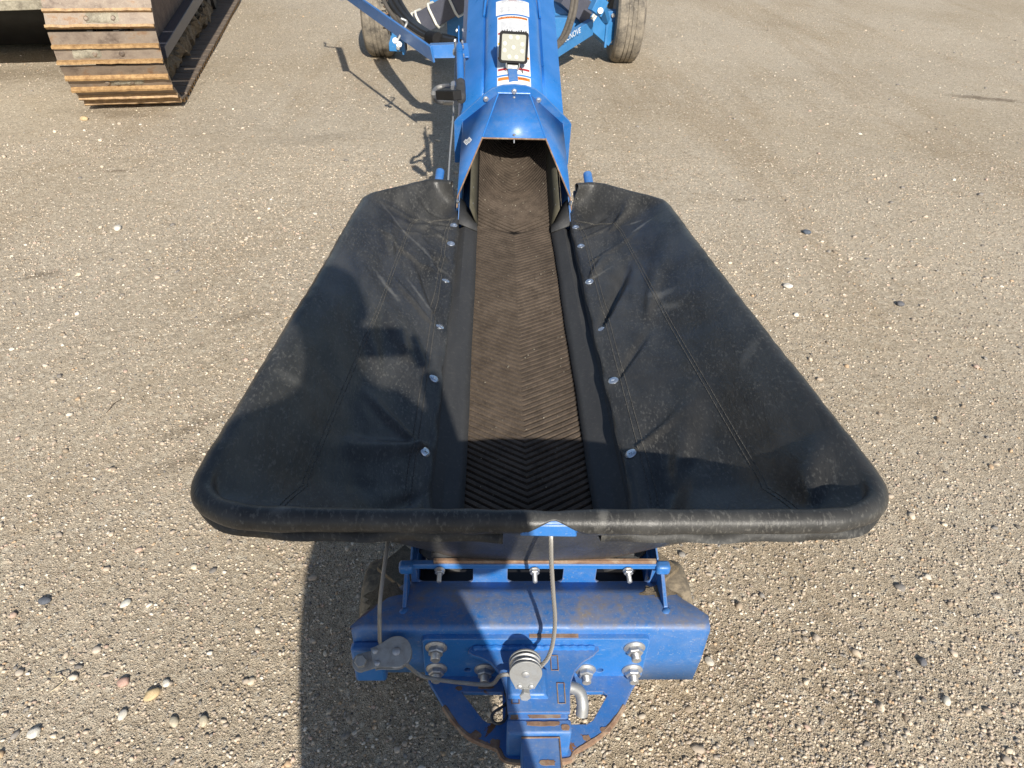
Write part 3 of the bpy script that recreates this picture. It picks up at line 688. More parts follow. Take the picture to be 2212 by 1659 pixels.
# tube housing ----------------------------------------------------------
def hump(x):
    x = abs(x); return .165+.058*math.sqrt(max(0, 1-(x/.118)**2)) if x < .118 else .165
S0, S1 = .56, 6.3
prof = [(x, hump(x)) for x in np.linspace(-.117, .117, 22)]
half = [(.1185, .162), (.124, .152), (.131, .160), (.137, .156), (.206, .098), (.207, .085), (.205, -.135)]
lhalf = half[:5]+[(.210, .085), (.238, -.06), (.240, -.135)]
poly = [(-x, n) for x, n in lhalf[::-1]]+prof+half
b = MB(); G = [[TS(x, n, s) for x, n in poly] for s in np.linspace(S0, S1, 24)]
b.grid(G); tube = b.build('tube_housing', M_blue_clean, ROOT, solid=.003, ang=28)
b = MB(); b.hexa([TS(-.205, -.137, S0), TS(.205, -.137, S0), TS(.205, -.132, S0), TS(-.205, -.132, S0)], [TS(-.205, -.137, S1), TS(.205, -.137, S1), TS(.205, -.132, S1), TS(-.205, -.132, S1)])
b.build('floor_pan', M_blue, ROOT)
b = MB()
b.hexa([TS(-.205, -.137, .0), TS(.205, -.137, .0), TS(.205, -.132, .0), TS(-.205, -.132, .0)], [TS(-.205, -.137, S0), TS(.205, -.137, S0), TS(.205, -.132, S0), TS(-.205, -.132, S0)])
for s in (-1, 1): b.hexa([TS(s*.206, -.135, -.02), TS(s*.209, -.135, -.02), TS(s*.209, .05, -.02), TS(s*.206, .05, -.02)], [TS(s*.206, -.135, S0), TS(s*.209, -.135, S0), TS(s*.209, .07, S0), TS(s*.206, .07, S0)])
b.build('tail_pan', M_blue, ROOT)
# seam flange strips welded along the tube sides, and the rear crossing collar
for s in (-1, 1):
    b = MB(); b.tube(curve([TS(s*.108, .215, 1.40), TS(s*.122, .185, 1.30), TS(s*.128, .168, 1.20)], 5), .006, 8); b.build('guide_rod', M_blue_clean, ROOT)
# decals on the hump
def dgrid(x0, x1, s0, s1, off=.0026, nx=14, ns=4):
    return [[TS(x, hump(x)+off, s) for x in np.linspace(x0, x1, nx)] for s in np.linspace(s0, s1, ns)]
def decal(name, x0, x1, s0, s1, bands=(), lines=(), label=None):
    b = MB(); b.grid(dgrid(x0, x1, s0, s1)); d = b.build(name, M_dwhite, tube)
    if label: d['label'] = label
    for (a, c, m, xa, xb) in bands:
        b = MB(); b.grid(dgrid(xa, xb, a, c, .0034)); b.build('colour_band', m, d)
    if lines:
        b = MB()
        for (sl_, xa, xb, hh) in lines: b.grid(dgrid(xa, xb, sl_, sl_+hh, .0040, 6, 2))
        tag(b.build('fine_print', M_dink, d), kind='stuff')
    return d
def dtext(txt, size, x, s, parent, mat, off=.0046, sx=1.0):
    me = text_mesh(txt, size)
    bm = bmesh.new(); bm.from_mesh(me); bmesh.ops.triangulate(bm, faces=bm.faces); bmesh.ops.subdivide_edges(bm, edges=[e for e in bm.edges if e.calc_length() > size*.4], cuts=2); bm.to_mesh(me); bm.free()
    for v in me.vertices: xx = x+v.co.x*sx; v.co = TS(xx, hump(xx)+off, s+v.co.y)-O0
    me.materials.clear(); me.materials.append(mat); return link('lettering', me, parent)
XL, XR = -.068, .068
def fine(s0, s1, xa, xb, step=.0095, ragged=True, hh=.0016):
    out = []; s = s1
    while s > s0:
        x = xa
        while x < xb-.006:
            L = random.uniform(.008, .03); out.append((s, x, min(xb, x+L), hh)); x += L+.003
            if ragged and random.random() < .10: break
        s -= step
    return out
decal('warning_decal', XL, XR, .560, .634, [(.606, .626, M_dorange, XL+.004, XR-.004)], [], 'white decal with an orange band just above the hood')
d1 = decal('warning_decal', XL, XR, .645, 1.100, [(.676, .690, M_dred, XL+.004, XR-.004), (.765, .781, M_dorange, XL+.004, XR-.004), (.872, .888, M_dyellow, XL+.004, XR-.004), (.952, .966, M_dred, XL+.004, XR-.004), (1.074, 1.090, M_dorange, XL+.004, XR-.004)],
      fine(.70, .755, XL+.010, XR-.010)+fine(.80, .86, XL+.010, -.02)+fine(.975, 1.045, XL+.014, XR-.010)+fine(.90, .945, XL+.010, XR-.02)+[(1.06, -.035, .035, .002)], 'tall white warning decal with orange, yellow and red bands behind the lamp')
dtext('\u26a0 WARNING', .0170, 0, 1.082, d1, M_dblack, sx=1.15); dtext('DANGER', .013, .02, .959, d1, M_dwhite)
dtext('WARNING', .015, .015, .616, d1, M_dblack)
d2 = decal('table_decal', XL-.006, XR+.006, 1.112, 1.236, [], [(1.13+k*.0075, xc-.009*((k % 3)+1)/2.4, xc+.009*((k % 3)+1)/2.4, .0014) for xc in (-.048, -.017, .015, .046) for k in range(7)]+fine(1.205, 1.228, -.05, .05, .008), 'white decal with four small columns of print')
dtext('NOTICE', .010, 0, 1.226, d2, M_dred)
d3 = decal('table_decal', XL+.012, XR-.012, 1.250, 1.42, [], fine(1.27, 1.40, -.045, .045), 'white decal at the upper edge of the view')

# hood -------------------------------------------------------------------
FL = .55
out = [(-.247, -.135), (-.242, .067), (-.232, .082), (-.118, .196), (-.085, .222), (-.045, .236), (0, .240), (.045, .236), (.085, .222), (.118, .196), (.232, .082), (.242, .067), (.247, -.135), (.211, -.135), (.211, .062), (.120, .150), (-.120, .150), (-.211, .062), (-.211, -.135)]
MH = Matrix.Translation(HN+SV*FL) @ Matrix(((1, 0, 0, 0), (0, NV[1], SV[1], 0), (0, NV[2], SV[2], 0), (0, 0, 0, 1)))
hood = None
def tsv(x, n, s): return TS(x, n, s)
b = MB()
A_, B_, C_, D_ = (.062, .200, FL), (.123, .142, .345), (.214, .128, .10), (.206, .068, FL)
_v = [Vector((q[0], q[1], q[2])) for q in (A_, B_, D_)]; _n = (_v[1]-_v[0]).cross(_v[2]-_v[0]); C_ = (C_[0], _v[0].y-(_n.x*(C_[0]-_v[0].x)+_n.z*(C_[2]-_v[0].z))/_n.y, C_[2]); print('C_', C_)
CC, DD = (.216, -.02, .01), (.213, -.13, FL)
b.add([tsv(-A_[0], A_[1], A_[2]), tsv(A_[0], A_[1], A_[2]), tsv(B_[0], B_[1], B_[2]), tsv(-B_[0], B_[1], B_[2])], [(0, 1, 2, 3)])
for s in (-1, 1):
    f_ = lambda p: tsv(s*p[0], p[1], p[2])
    b.add([f_(A_), f_(B_), f_(C_), f_(D_)], [(0, 1, 2), (0, 2, 3)])
    b.add([f_(D_), f_(C_), f_(CC), f_(DD)], [(0, 1, 2), (0, 2, 3)])
hood = b.build('hood', M_blue, ROOT, solid=.004, ang=15)
plate('hood_flange', M_blue, ROOT, out, [], .006, MH)
# folded seams and weld beads of the hood, bare rusty cut edge
for s in (-1, 1):
    b = MB(); b.tube([tsv(s*A_[0], A_[1]+.002, A_[2]-.002), tsv(s*B_[0], B_[1]+.002, B_[2])], .0032, 8); b.build('weld_bead', M_blue_clean, hood)
    b = MB(); f_ = lambda p, o=(0, 0, 0): tsv(s*(p[0]+o[0]), p[1]+o[1], p[2]+o[2])
    b.tube([f_(B_), f_(C_), f_((.2155, .05, .045))], .0030, 6); b.build('cut_edge', M_rust, hood)
b = MB(); b.tube([tsv(-.123, .140, .343), tsv(.123, .140, .343)], .0032, 6); b.build('cut_edge', M_rust, hood)
b = MB(); b.tube([tsv(-.064, .204, FL-.004), tsv(.064, .204, FL-.004)], .004, 8); b.build('weld_bead', M_blue_clean, hood)
def hexbolt(name, r, h, mat, flange=0, thread=0, tr=0, washer=0):
    b = MB()
    if washer: b.lathe([(washer, 0), (washer, .0015)], (0, 0, 0), (0, 0, 1), 20)
    if flange: b.lathe([(flange, 0), (flange, .0025), (r*1.02, .0055)], (0, 0, 0), (0, 0, 1), 24)
    b.lathe([(r*.97, 0), (r, .001), (r, h*.85), (r*.88, h)], (0, 0, .0012), (0, 0, 1), 6)
    if thread:
        p = []; z = h; 
        while z < h+thread: p += [(tr, z), (tr*.84, z+tr*.14)]; z += tr*.28
        p += [(tr*.8, h+thread)]; b.lathe(p, (0, 0, 0), (0, 0, 1), 16)
    return b.mesh(name, mat, 30)
HB = hexbolt('hex_bolt', .0098, .0065, M_zinc, washer=.0108)
def put(name, me, parent, p, ax, roll=0, sc_=1):
    o = link(name, me, parent, Vector(p)-root_loc(parent)); q = Vector(ax).to_track_quat('Z', 'Y'); o.rotation_euler = (q.to_matrix() @ Matrix.Rotation(roll, 3, 'Z')).to_euler(); o.scale = (sc_,)*3; return o
for x, n in ((0, .213), (-.112, .177), (.100, .177)): put('hex_bolt', HB, hood, tsv(x, n, FL-.004), -SV, random.random())
for p, ax in (((0, .148, .352), NV), ((.0, .193, .53), NV)):
    b = MB(); q = tsv(*p)+NV*.003; b.lathe([(.006, 0), (.0055, .002), (.003, .0035)], q, NV, 12); b.build('rivet', M_zinc, hood)
b = MB(); q = tsv(0, .137, .343); b.cyl(q, q-NV*.006+Vector((0, -.012, -.006)), .0026, n=10); b.build('stud', M_zinc, hood)
# sticker pair on the left cheek of the hood
def face_pt(a, b_): # bilinear on the left cheek C-D side
    P = [tsv(-q[0], q[1], q[2]) for q in (A_, B_, C_, D_)]; return P[0]*(1-a)*(1-b_)+P[1]*a*(1-b_)+P[2]*a*b_+P[3]*(1-a)*b_
Pa, Pc, Pd = [tsv(-q[0], q[1], q[2]) for q in (A_, C_, D_)]
nf = (Pc-Pa).cross(Pd-Pa).normalized(); nf = nf if nf.z > 0 else -nf
up_ = (Pa-Pc); up_ = (up_-nf*up_.dot(nf)).normalized(); 
for (fa, fd, w_, h_, txt) in ((.20, .36, .036, .018, '\u25b2\u2588'), (.13, .44, .042, .015, '(\u2261\u2588\u2588)')):
    cpt = Pc+(Pa-Pc)*fa*1.2+(Pd-Pc)*fd*1.1+nf*.0035
    yv = Vector((0, 0, 1)); yv = (yv-nf*yv.dot(nf)).normalized(); xv = yv.cross(nf)
    b = MB(); b.add([cpt-xv*w_/2-yv*h_/2, cpt+xv*w_/2-yv*h_/2, cpt+xv*w_/2+yv*h_/2, cpt-xv*w_/2+yv*h_/2], [(0, 1, 2, 3)]); st = b.build('sticker', M_dwhite, hood)
    b = MB(); cp2 = cpt+nf*.0006
    for k in (-.28, -.05, .22): b.add([cp2+xv*w_*(k-.06)-yv*h_*.3, cp2+xv*w_*(k+.08)-yv*h_*.3, cp2+xv*w_*(k+.08)+yv*h_*.3, cp2+xv*w_*(k-.03)+yv*h_*.3], [(0, 1, 2, 3)])
    b.build('print', M_greyarm, st)

# work light --------------------------------------------------------------
LB, LT = at(1108, 133, y=3.055), at(1111, 72, y=3.055+.022)
lc = (LB+LT)/2; LS = .112; LZ = (LT-LB).normalized(); LX = Vector((1, 0, -.02)); LX = (LX-LZ*LX.dot(LZ)).normalized(); LN = LX.cross(LZ)  # LN towards camera
if LN.y > 0: LN = -LN
ML = Matrix(((LX[0], LZ[0], LN[0], lc[0]), (LX[1], LZ[1], LN[1], lc[1]), (LX[2], LZ[2], LN[2], lc[2]), (0, 0, 0, 1)))
lamp = plate('lamp_housing', M_black, ROOT, rr(-LS/2, -LS/2, LS/2, LS/2, .010), [], .020, ML @ Matrix.Translation((0, 0, -.012)), .002)
lamp['label'] = 'square black work lamp with nine clear LED domes'
plate('lamp_bezel', M_black, lamp, rr(-LS/2, -LS/2, LS/2, LS/2, .010), [rr(-LS*.435, -LS*.435, LS*.435, LS*.435, .007)], .006, ML @ Matrix.Translation((0, 0, .001)), .001)
plate('lens', M_lens, lamp, rr(-LS*.434, -LS*.434, LS*.434, LS*.434, .007), [], .002, ML @ Matrix.Translation((0, 0, .001)), .0005)
for (a, c_) in ((-.13, .32), (.12, .32), (-.32, .11), (.30, .11), (-.32, -.11), (.31, -.11), (-.14, -.31), (.11, -.31), (-.01, .0)):
    b = MB(); p = ML @ Vector((a*LS, c_*LS, .0022)); b.lathe([(.0085, 0), (.0078, .0015), (.0045, .003), (.0012, .0036)], p, LN, 16); b.build('led', M_led, lamp)
for k in range(11):
    xk = (-.42+.84*k/10)*LS
    if abs(k-5) < 1: continue
    hgt = .011+.004*((k*7) % 3)/2; b = MB()
    b.hexa([ML @ Vector((xk-.0035, LS*.44, -.05)), ML @ Vector((xk+.0035, LS*.44, -.05)), ML @ Vector((xk+.0035, LS*.44, -.006)), ML @ Vector((xk-.0035, LS*.44, -.006))],
           [ML @ Vector((xk-.0015, LS*.44+hgt, -.05)), ML @ Vector((xk+.0015, LS*.44+hgt, -.05)), ML @ Vector((xk+.0015, LS*.44+hgt, -.012)), ML @ Vector((xk-.0015, LS*.44+hgt, -.012))]); b.build('cooling_fin', M_black, lamp)
b = MB(); b.box((0, 0, 0), (.07, .06, .03), None); b.v = [ML @ (Vector(v)+Vector((0, 0, -.035))) for v in b.v]; b.build('lamp_back', M_black, lamp, .002)
foot = TS(0, .235, .575)
b = MB(); q0 = ML @ Vector((0, -LS*.50, -.012)); mid_ = ML @ Vector((0, -LS*.62, -.010))
b.hexa([q0-LX*.030-LN*.008, q0+LX*.030-LN*.008, q0+LX*.030+LN*.004, q0-LX*.030+LN*.004], [mid_-LX*.026-LN*.006, mid_+LX*.026-LN*.006, mid_+LX*.026+LN*.003, mid_-LX*.026+LN*.003]); b.build('lamp_yoke', M_black, lamp, .001)
for s in (-1, 1):
    b = MB(); e = ML @ Vector((s*.026, -LS*.50, .001)); b.tube(curve([e, e-LZ*.014+LN*.002, e-LZ*.024-LX*s*.006], 4), .0022, 6); b.build('bracket_wire', M_galv, lamp)
b = MB(); f2 = TS(0, .236, FL+.004); b.hexa([f2-LX*.0185+Vector((0, 0, -.02)), f2+LX*.0185+Vector((0, 0, -.02)), f2+LX*.0185+Vector((0, .004, -.02)), f2-LX*.0185+Vector((0, .004, -.02))], [mid_-LX*.0185-LZ*.006, mid_+LX*.0185-LZ*.006, mid_+LX*.0185-LZ*.006+Vector((0, .004, 0)), mid_-LX*.0185-LZ*.006+Vector((0, .004, 0))])
b.build('lamp_bracket', M_blue, ROOT, .0008)
b = MB(); b.hexa([mid_-LX*.0195-LZ*.008-LN*.001, mid_+LX*.0195-LZ*.008-LN*.001, mid_+LX*.0195-LZ*.008+LN*.004, mid_-LX*.0195-LZ*.008+LN*.004], [mid_-LX*.021+LZ*.006-LN*.001, mid_+LX*.021+LZ*.006-LN*.001, mid_+LX*.021+LZ*.006+LN*.004, mid_-LX*.021+LZ*.006+LN*.004]); b.build('clip', M_galv, lamp)
b = MB(); b.tube(curve([mid_+LX*.024+LZ*.01, mid_+LX*.040-LZ*.012, mid_+LX*.040-LZ*.030, mid_+LX*.026-LZ*.040, mid_+LX*.012-LZ*.046], 6), .0018, 6); b.build('lamp_wire', M_black, lamp)

# lever, cable and hook on the left of the tube -----------------------------
def atn(px, py, n):
    dd = Vector(BR*(px-CX)/F_PX-BU*(py-CY)/F_PX+BF); o_ = Vector(CAM); return o_+dd*((HN+NV*n-o_).dot(NV)/dd.dot(NV))
LVN = .150
lv0, lv1, lv2, lv3 = atn(991, 60, LVN), atn(992, 96, LVN), atn(995, 176, LVN+.012), atn(997, 219, LVN+.014)
b = MB()
b.tube(curve([atn(991, 90, LVN), lv1, atn(992, 106, LVN+.004), atn(993, 118, LVN+.006), lv2], 4), lambda t: .005+.0105*min(1, max(0, (t-.10)/.3)), 12); lever = b.build('lever', M_blue_clean, ROOT)
b = MB(); b.beam(lv0, atn(991, 98, LVN), .006, .020); b.build('lever_tongue', M_blue_clean, lever, .001)
b = MB(); dv = (lv3-lv2).normalized(); L_ = (lv3-lv2).length
b.lathe([(.014, 0), (.0185, .004), (.0195, L_*.35), (.0185, L_*.55), (.0195, L_*.7), (.018, L_*.9), (.012, L_*.985), (.003, L_)], lv2, dv, 20); b.build('grip', plain('grip_rubber', (.05, .05, .05), .6), lever)
b = MB()
for k in (-.4, 0, .4): 
    e = lv2+dv*L_*.30+Vector((k*.02, -.019, .006)); b.beam(e, e+dv*L_*.26, .0016, .003, (0, 1, 0))
b.build('grip_groove', M_hose, lever)
b = MB(); b.beam(atn(1004, 94, .128), atn(1007, 124, .128), .028, .006); b.build('lever_bracket', M_blue_clean, ROOT, .002)
for px, py, dx in ((988, 66, -1), (999, 66, 1), (998, 91, 1), (999, 101, 1), (1000, 120, 1), (984, 88, -1)):
    put('hex_bolt', HB, lever, atn(px, py, LVN), (dx, 0, .2), 0, .85)
# control cable and ends
ca = [atn(984, 90, .13), atn(985, 110, .12), atn(983, 150, .10), atn(981, 200, .09), atn(978, 260, .08), atn(972, 330, .06), atn(968, 392, .05), atn(967, 410, .02)]
b = MB(); b.tube(curve(ca, 8), .0036, 8); b.build('control_cable', M_galv, ROOT)
for ya, yb in ((86, 108), (109, 116), (180, 190)):
    b = MB(); b.tube([atn(984 if ya < 150 else 980, ya, .115), atn(984 if ya < 150 else 980, yb, .112)], .007 if ya < 100 else .013, 10); b.build('cable_clamp', M_zinc, ROOT)
# hook hanging under the tube, in its shade
hk = [at(976, 186, x=-.28), at(958, 186, x=-.30), at(942, 192, x=-.33), at(936, 204, x=-.335), at(943, 218, x=-.33), at(960, 222, x=-.30), at(984, 222, x=-.24)]
b = MB(); b.tube(curve(hk, 6), .010, 10); b.build('hook', plain('worn_dark_steel', (.22, .215, .205), .5, .2), ROOT)
b = MB(); b.beam(at(950, 205, x=-.30), at(988, 206, x=-.22), .035, .035); b.build('latch_block', M_black, ROOT, .003)

# undercarriage --------------------------------------------------------------
YA = 6.74
def wheel(x, yc, r, wd, name='wheel'):
    b = MB(); hw = wd/2; rp = .205
    P = [(rp, -hw*.72), (r*.58, -hw*1.0), (r*.90, -hw*.99), (r*.965, -hw*.84), (r*.995, -hw*.62), (r, -hw*.45)]
    for k in (-.30, 0, .30): P += [(r, hw*(k-.035)), (r-.007, hw*(k-.03)), (r-.007, hw*(k+.03)), (r, hw*(k+.035))]
    P += [(r, hw*.45), (r*.995, hw*.62), (r*.965, hw*.84), (r*.90, hw*.99), (r*.72, hw*1.0), (rp, hw*.72)]
    b.lathe(P, (x, yc, r-.01), (1, 0, 0), 72, False); t = b.build('tyre', M_tyre, ROOT, ang=30)
    sg = 1 if x > 0 else -1
    b = MB(); b.lathe([(rp+.004, -hw*.72), (rp-.012, -hw*.6), (rp-.03, -hw*.2), (rp-.03, hw*.2), (rp-.012, hw*.6), (rp+.004, hw*.72)], (x, yc, r-.01), (1, 0, 0), 48, False)
    b.lathe([(.02, 0), (rp-.03, .0), (rp-.03, .008), (.02, .008)], (x-.0, yc, r-.01), (1, 0, 0), 48, True); b.build('rim', plain('pale_rim', (.42, .42, .42), .4, .3), t)
    b = MB(); b.lathe([(.055, 0), (.055, .05), (.035, .07), (.035, .12)], (x, yc, r-.01), (-sg, 0, 0), 20); b.build('hub', M_black, t)
WX = 1.065; WR = .375
for s in (-1, 1): wheel(s*WX, YA+.12, WR, .238)
def bm_(name, p0, p1, w_, h, mat=None, up=(0, 0, 1), bev=.003, lab=None):
    b = MB(); b.beam(p0, p1, w_, h, up); o = b.build(name, mat or M_blue_far, ROOT, bev)
    if lab: o['label'] = lab
    return o
def ring(name, c, ax, w_, h, th, mat, up=(0, 0, 1)):
    ax = Vector(ax).normalized(); r = ax.cross(Vector(up)).normalized(); u = r.cross(ax); c = Vector(c)
    P = [c-r*w_/2-u*h/2, c+r*w_/2-u*h/2, c+r*w_/2+u*h/2, c-r*w_/2+u*h/2]
    b = MB(); b.tube([p for k in range(4) for p in (P[k]*.85+P[(k+1) % 4]*.15, P[k]*.15+P[(k+1) % 4]*.85)], th, 8, True); return b.build(name, mat, ROOT)
# inclined arms from the tube out to the spindles
arms = {}
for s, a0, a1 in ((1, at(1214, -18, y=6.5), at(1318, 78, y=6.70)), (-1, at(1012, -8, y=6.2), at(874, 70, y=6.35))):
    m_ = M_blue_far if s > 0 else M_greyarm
    bm_('axle_arm', a0, a1, .13, .16, m_, lab='right axle arm, blue box beam' if s > 0 else 'left axle arm in dull grey'); arms[s] = (a0, a1)
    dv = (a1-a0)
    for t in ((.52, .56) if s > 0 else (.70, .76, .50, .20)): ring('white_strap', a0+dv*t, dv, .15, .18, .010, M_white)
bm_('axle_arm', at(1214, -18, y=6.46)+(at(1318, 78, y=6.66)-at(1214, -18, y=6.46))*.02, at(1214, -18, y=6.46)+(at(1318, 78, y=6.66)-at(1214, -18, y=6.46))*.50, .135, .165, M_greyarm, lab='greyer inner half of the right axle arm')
# spindle brackets by the wheels
for s in (1, -1):
    c_ = at(1322, 58, y=6.72) if s > 0 else at(858, 72, y=6.62)
    b = MB(); b.box(c_, (.14, .12, .26)); b.build('spindle_bracket', M_blue_far, ROOT, .004)
    b = MB(); b.box(c_+Vector((-s*.06, -.03, 0)), (.02, .20, .28)); b.build('bracket_plate', M_blue_far, ROOT, .002)
    for dz in (-.1, .1):
        put('hex_bolt', HB, ROOT, c_+Vector((-s*.01, -.07, dz)), (0, -1, 0), 0, 1.6)
    bm_('axle_stub', c_+Vector((0, .06, -.06)), Vector((s*(WX-.03), YA+.16, WR-.01)), .06, .06)
# lower brace with lettering
p0, p1 = at(1190, 112, y=6.0), at(1276, 58, y=6.45)
br = bm_('lower_brace', p0, p1, .05, .12); me = text_mesh('ECNOVE', .060)
dv = (p1-p0).normalized(); uz = Vector((0, 0, 1)); uz = (uz-dv*uz.dot(dv)).normalized(); nn = dv.cross(uz); nn = -nn if nn.y > 0 else nn
c_ = at(1229, 74, y=6.14)
for v in me.vertices: v.co = c_+dv*v.co.x+uz*(v.co.y*1.0)+nn*.035-O0
me.materials.clear(); me.materials.append(M_dwhite); link('lettering', me, br)
bm_('lower_brace', at(1010, 118, y=6.0), at(872, 75, y=6.5), .05, .10)
# cross members beneath the tube
bm_('cross_member', at(985, 22, y=6.6), at(1262, 26, y=6.6), .16, .20)
bm_('cross_member', at(985, 62, y=6.45), at(1238, 68, y=6.45), .10, .22)
b = MB(); b.box(at(985, 74, y=6.35), (.14, .012, .30)); b.build('deflector_plate', M_blue_far, ROOT, .002)
bm_('cross_member', at(930, 6, y=7.2), at(1310, 10, y=7.2), .10, .10)
# tow bracket and the long flat strut on the left
bk = MB(); P0 = at(936, 108, y=4.02); P1 = at(1003, 108, y=4.02)
bk.hexa([at(938, 126, y=4.02), at(1003, 125, y=4.02), at(1003, 95, y=4.03), at(925, 98, y=4.03)], [v+Vector((0, .012, 0)) for v in (at(938, 126, y=4.02), at(1003, 125, y=4.02), at(1003, 95, y=4.03), at(925, 98, y=4.03))]); bk.build('strut_bracket', M_blue, ROOT, .001)
b = MB(); b.hexa([at(925, 98, y=4.03), at(1003, 95, y=4.03), at(1003, 90, y=4.12), at(930, 93, y=4.12)], [v-Vector((0, 0, .008)) for v in (at(925, 98, y=4.03), at(1003, 95, y=4.03), at(1003, 90, y=4.12), at(930, 93, y=4.12))]); b.build('strut_bracket', M_blue, ROOT)
s0, s1_ = at(935, 118, y=4.01), at(740, -20, y=5.2)
strut = bm_('flat_strut', s0, s1_, .012, .085, M_blue, up=(0, -.5, 1)); strut['label'] = 'long flat blue strut crossing in front of the left wheel'
# pin clip through the strut
cq = [at(864, 38, y=4.45), at(878, 46, y=4.42), at(876, 56, y=4.40), at(858, 88, y=4.38)]
b = MB(); b.tube(curve([at(884-18, 40, y=4.42)]+cq[1:], 5), .007, 8); b.build('clip_rod', M_galv, strut)
for px, py in ((854, 88), (862, 96)): put('hex_bolt', HB, strut, at(px, py, y=4.36), (.3, -.9, .3), 0, 1.5)
# crank post standing on the strut's far end (its shadow lies beside the left wheel)
bm_('crank_post', s1_+Vector((0, 0, -.05)), s1_+Vector((-.02, .0, .50)), .05, .05, M_blue, up=(0, 1, 0))
b = MB(); q = s1_+Vector((-.02, 0, .50)); b.tube([q, q+Vector((-.12, 0, .02)), q+Vector((-.12, 0, .14))], .012, 8); b.build('crank', M_black, ROOT)
# hoses
def hose(pts, r, mat=M_hose, n=10): b = MB(); b.tube(curve(pts, n), r, 8); return b.build('hose', mat, ROOT)
for k, (dx, dy, r) in enumerate(((0, 0, .024), (9, -6, .024), (18, -8, .02), (-10, 8, .020), (-4, 16, .016))):
    hose([at(830+dx, -30+dy, y=5.6), at(848+dx, 12+dy*.8, y=5.3), at(876+dx*.8, 48+dy*.8, y=5.0), at(912+dx*.5, 74+dy, y=4.6), at(950+dx*.3, 88+dy*.8, y=4.35), at(1006, 98+dy*.7, y=4.15)], r*.72, M_hose if k != 3 else M_hosedust)
hose([at(822, -6, y=5.6), at(842, 14, y=5.4), at(868, 50, y=5.0), at(900, 92, y=4.7), at(935, 112, y=4.5)], .012, M_hosedust)
b = MB()
for t in ((928, 80, 946, 84), (958, 86, 980, 92)): b.tube([at(t[0], t[1], y=4.42), at(t[2], t[3], y=4.32)], .034, 12)
b.build('hose_wrap', M_black, ROOT)
for k in (0, 8): hose([at(1238+k, -25, y=5.0), at(1236+k, 10, y=4.9), at(1228+k, 45, y=4.8), at(1214+k, 80, y=4.6), at(1198, 102+k*.5, y=4.4)], .014, M_hosedust)
# coil spring and fittings by the left wheel
b = MB(); c_ = at(836, 28, y=6.3); b.tube([c_+Vector((.022*math.cos(t), .022*math.sin(t), .012*t/1.2-.05)) for t in np.linspace(0, 42, 160)], .004, 5); b.build('spring', plain('rusty_spring', (.3, .17, .1), .6, .3), ROOT)
for px, py in ((843, 12), (852, 30), (848, 40), (858, 22)):
    b = MB(); c_ = at(px, py, y=6.3); b.cyl(c_, c_+Vector((.01, -.02, .09)), .010, n=10); b.build('fitting', M_zinc, ROOT)
bm_('jack_stand', at(1345-52, -20, y=6.4), at(1310, 45, y=6.6), .05, .05); bm_('stay', at(1282, 4, y=6.2), at(1302, 20, y=6.25), .06, .12)
b = MB(); c_ = at(1296, 24, y=6.2); b.lathe([(.022, 0), (.022, .03)], c_, (0, -1, .3), 16); b.build('reflector', M_white, ROOT)

# front beam ------------------------------------------------------------------
YC, ZC = .724, .428
b = MB(); G = []
def beam_row(x, top=1.0):
    sg = abs(x); zl = .285 if x < 0 else .258
    pts = [(YC+.006, zl+.0), (YC-.001, .34), (YC, .398)]
    for k in range(7): a = R(14*k); pts.append((YC+.007-.007*math.cos(a), ZC-.007+.007*math.sin(a)))
    pts += [(YC+.05, ZC-.006), (.80, .414), (.834, .406)]
    return pts
xs = sorted(set([-.318, -.30, -.28, -.262, -.246, -.2335]+list(np.linspace(-.22, .22, 23))+[.236, .25, .27, .29, .302]))
def ywall(x):   # back edge is cut away diagonally towards the ends
    a = abs(x); return .832 if a < .238 else .832-(a-.238)/.062*.085
for x in xs:
    row = []
    for (y, z) in beam_row(x):
        if abs(x) > .2401: y2 = min(y, ywall(x)); z = z if y2 == y else z+(y-y2)*.25; y = y2
        xx = x
        if x < -.3 : z = min(z, .430); y = min(y, .755)
        row.append(Vector((xx, y, z)))
    G.append(row)
b.grid(G); fb = b.build('front_beam', M_blue_dusty, ROOT, solid=.006, ang=50); fb['label'] = 'dusty blue bent plate beam across the front'
# slotted web behind the beam
MW = frame((0, .836, 0), (1, 0, 0), (0, 0, 1))
plate('slotted_web', M_blue_dusty, ROOT, rr(-.226, .385, .236, .466, .003), [rr(-.216, .4055, -.112, .4605, .013), rr(-.050, .4055, .054, .4605, .013), rr(.114, .4055, .218, .4605, .013)], .005, MW)
# dark tail roller behind the slots
b = MB(); b.lathe([(.01, 0), (.055, .0), (.055, .36), (.01, .36)], (-.18, .925, .335), (1, 0, 0), 32); b.build('tail_roller', M_belt, ROOT)
b = MB(); b.box((0, .86, .30), (.43, .05, .16)); b.build('slot_shade_block', plain('dark_inside', (.008, .008, .010), .7), ROOT)  # near-black block; the shade inside the slots is put into its colour
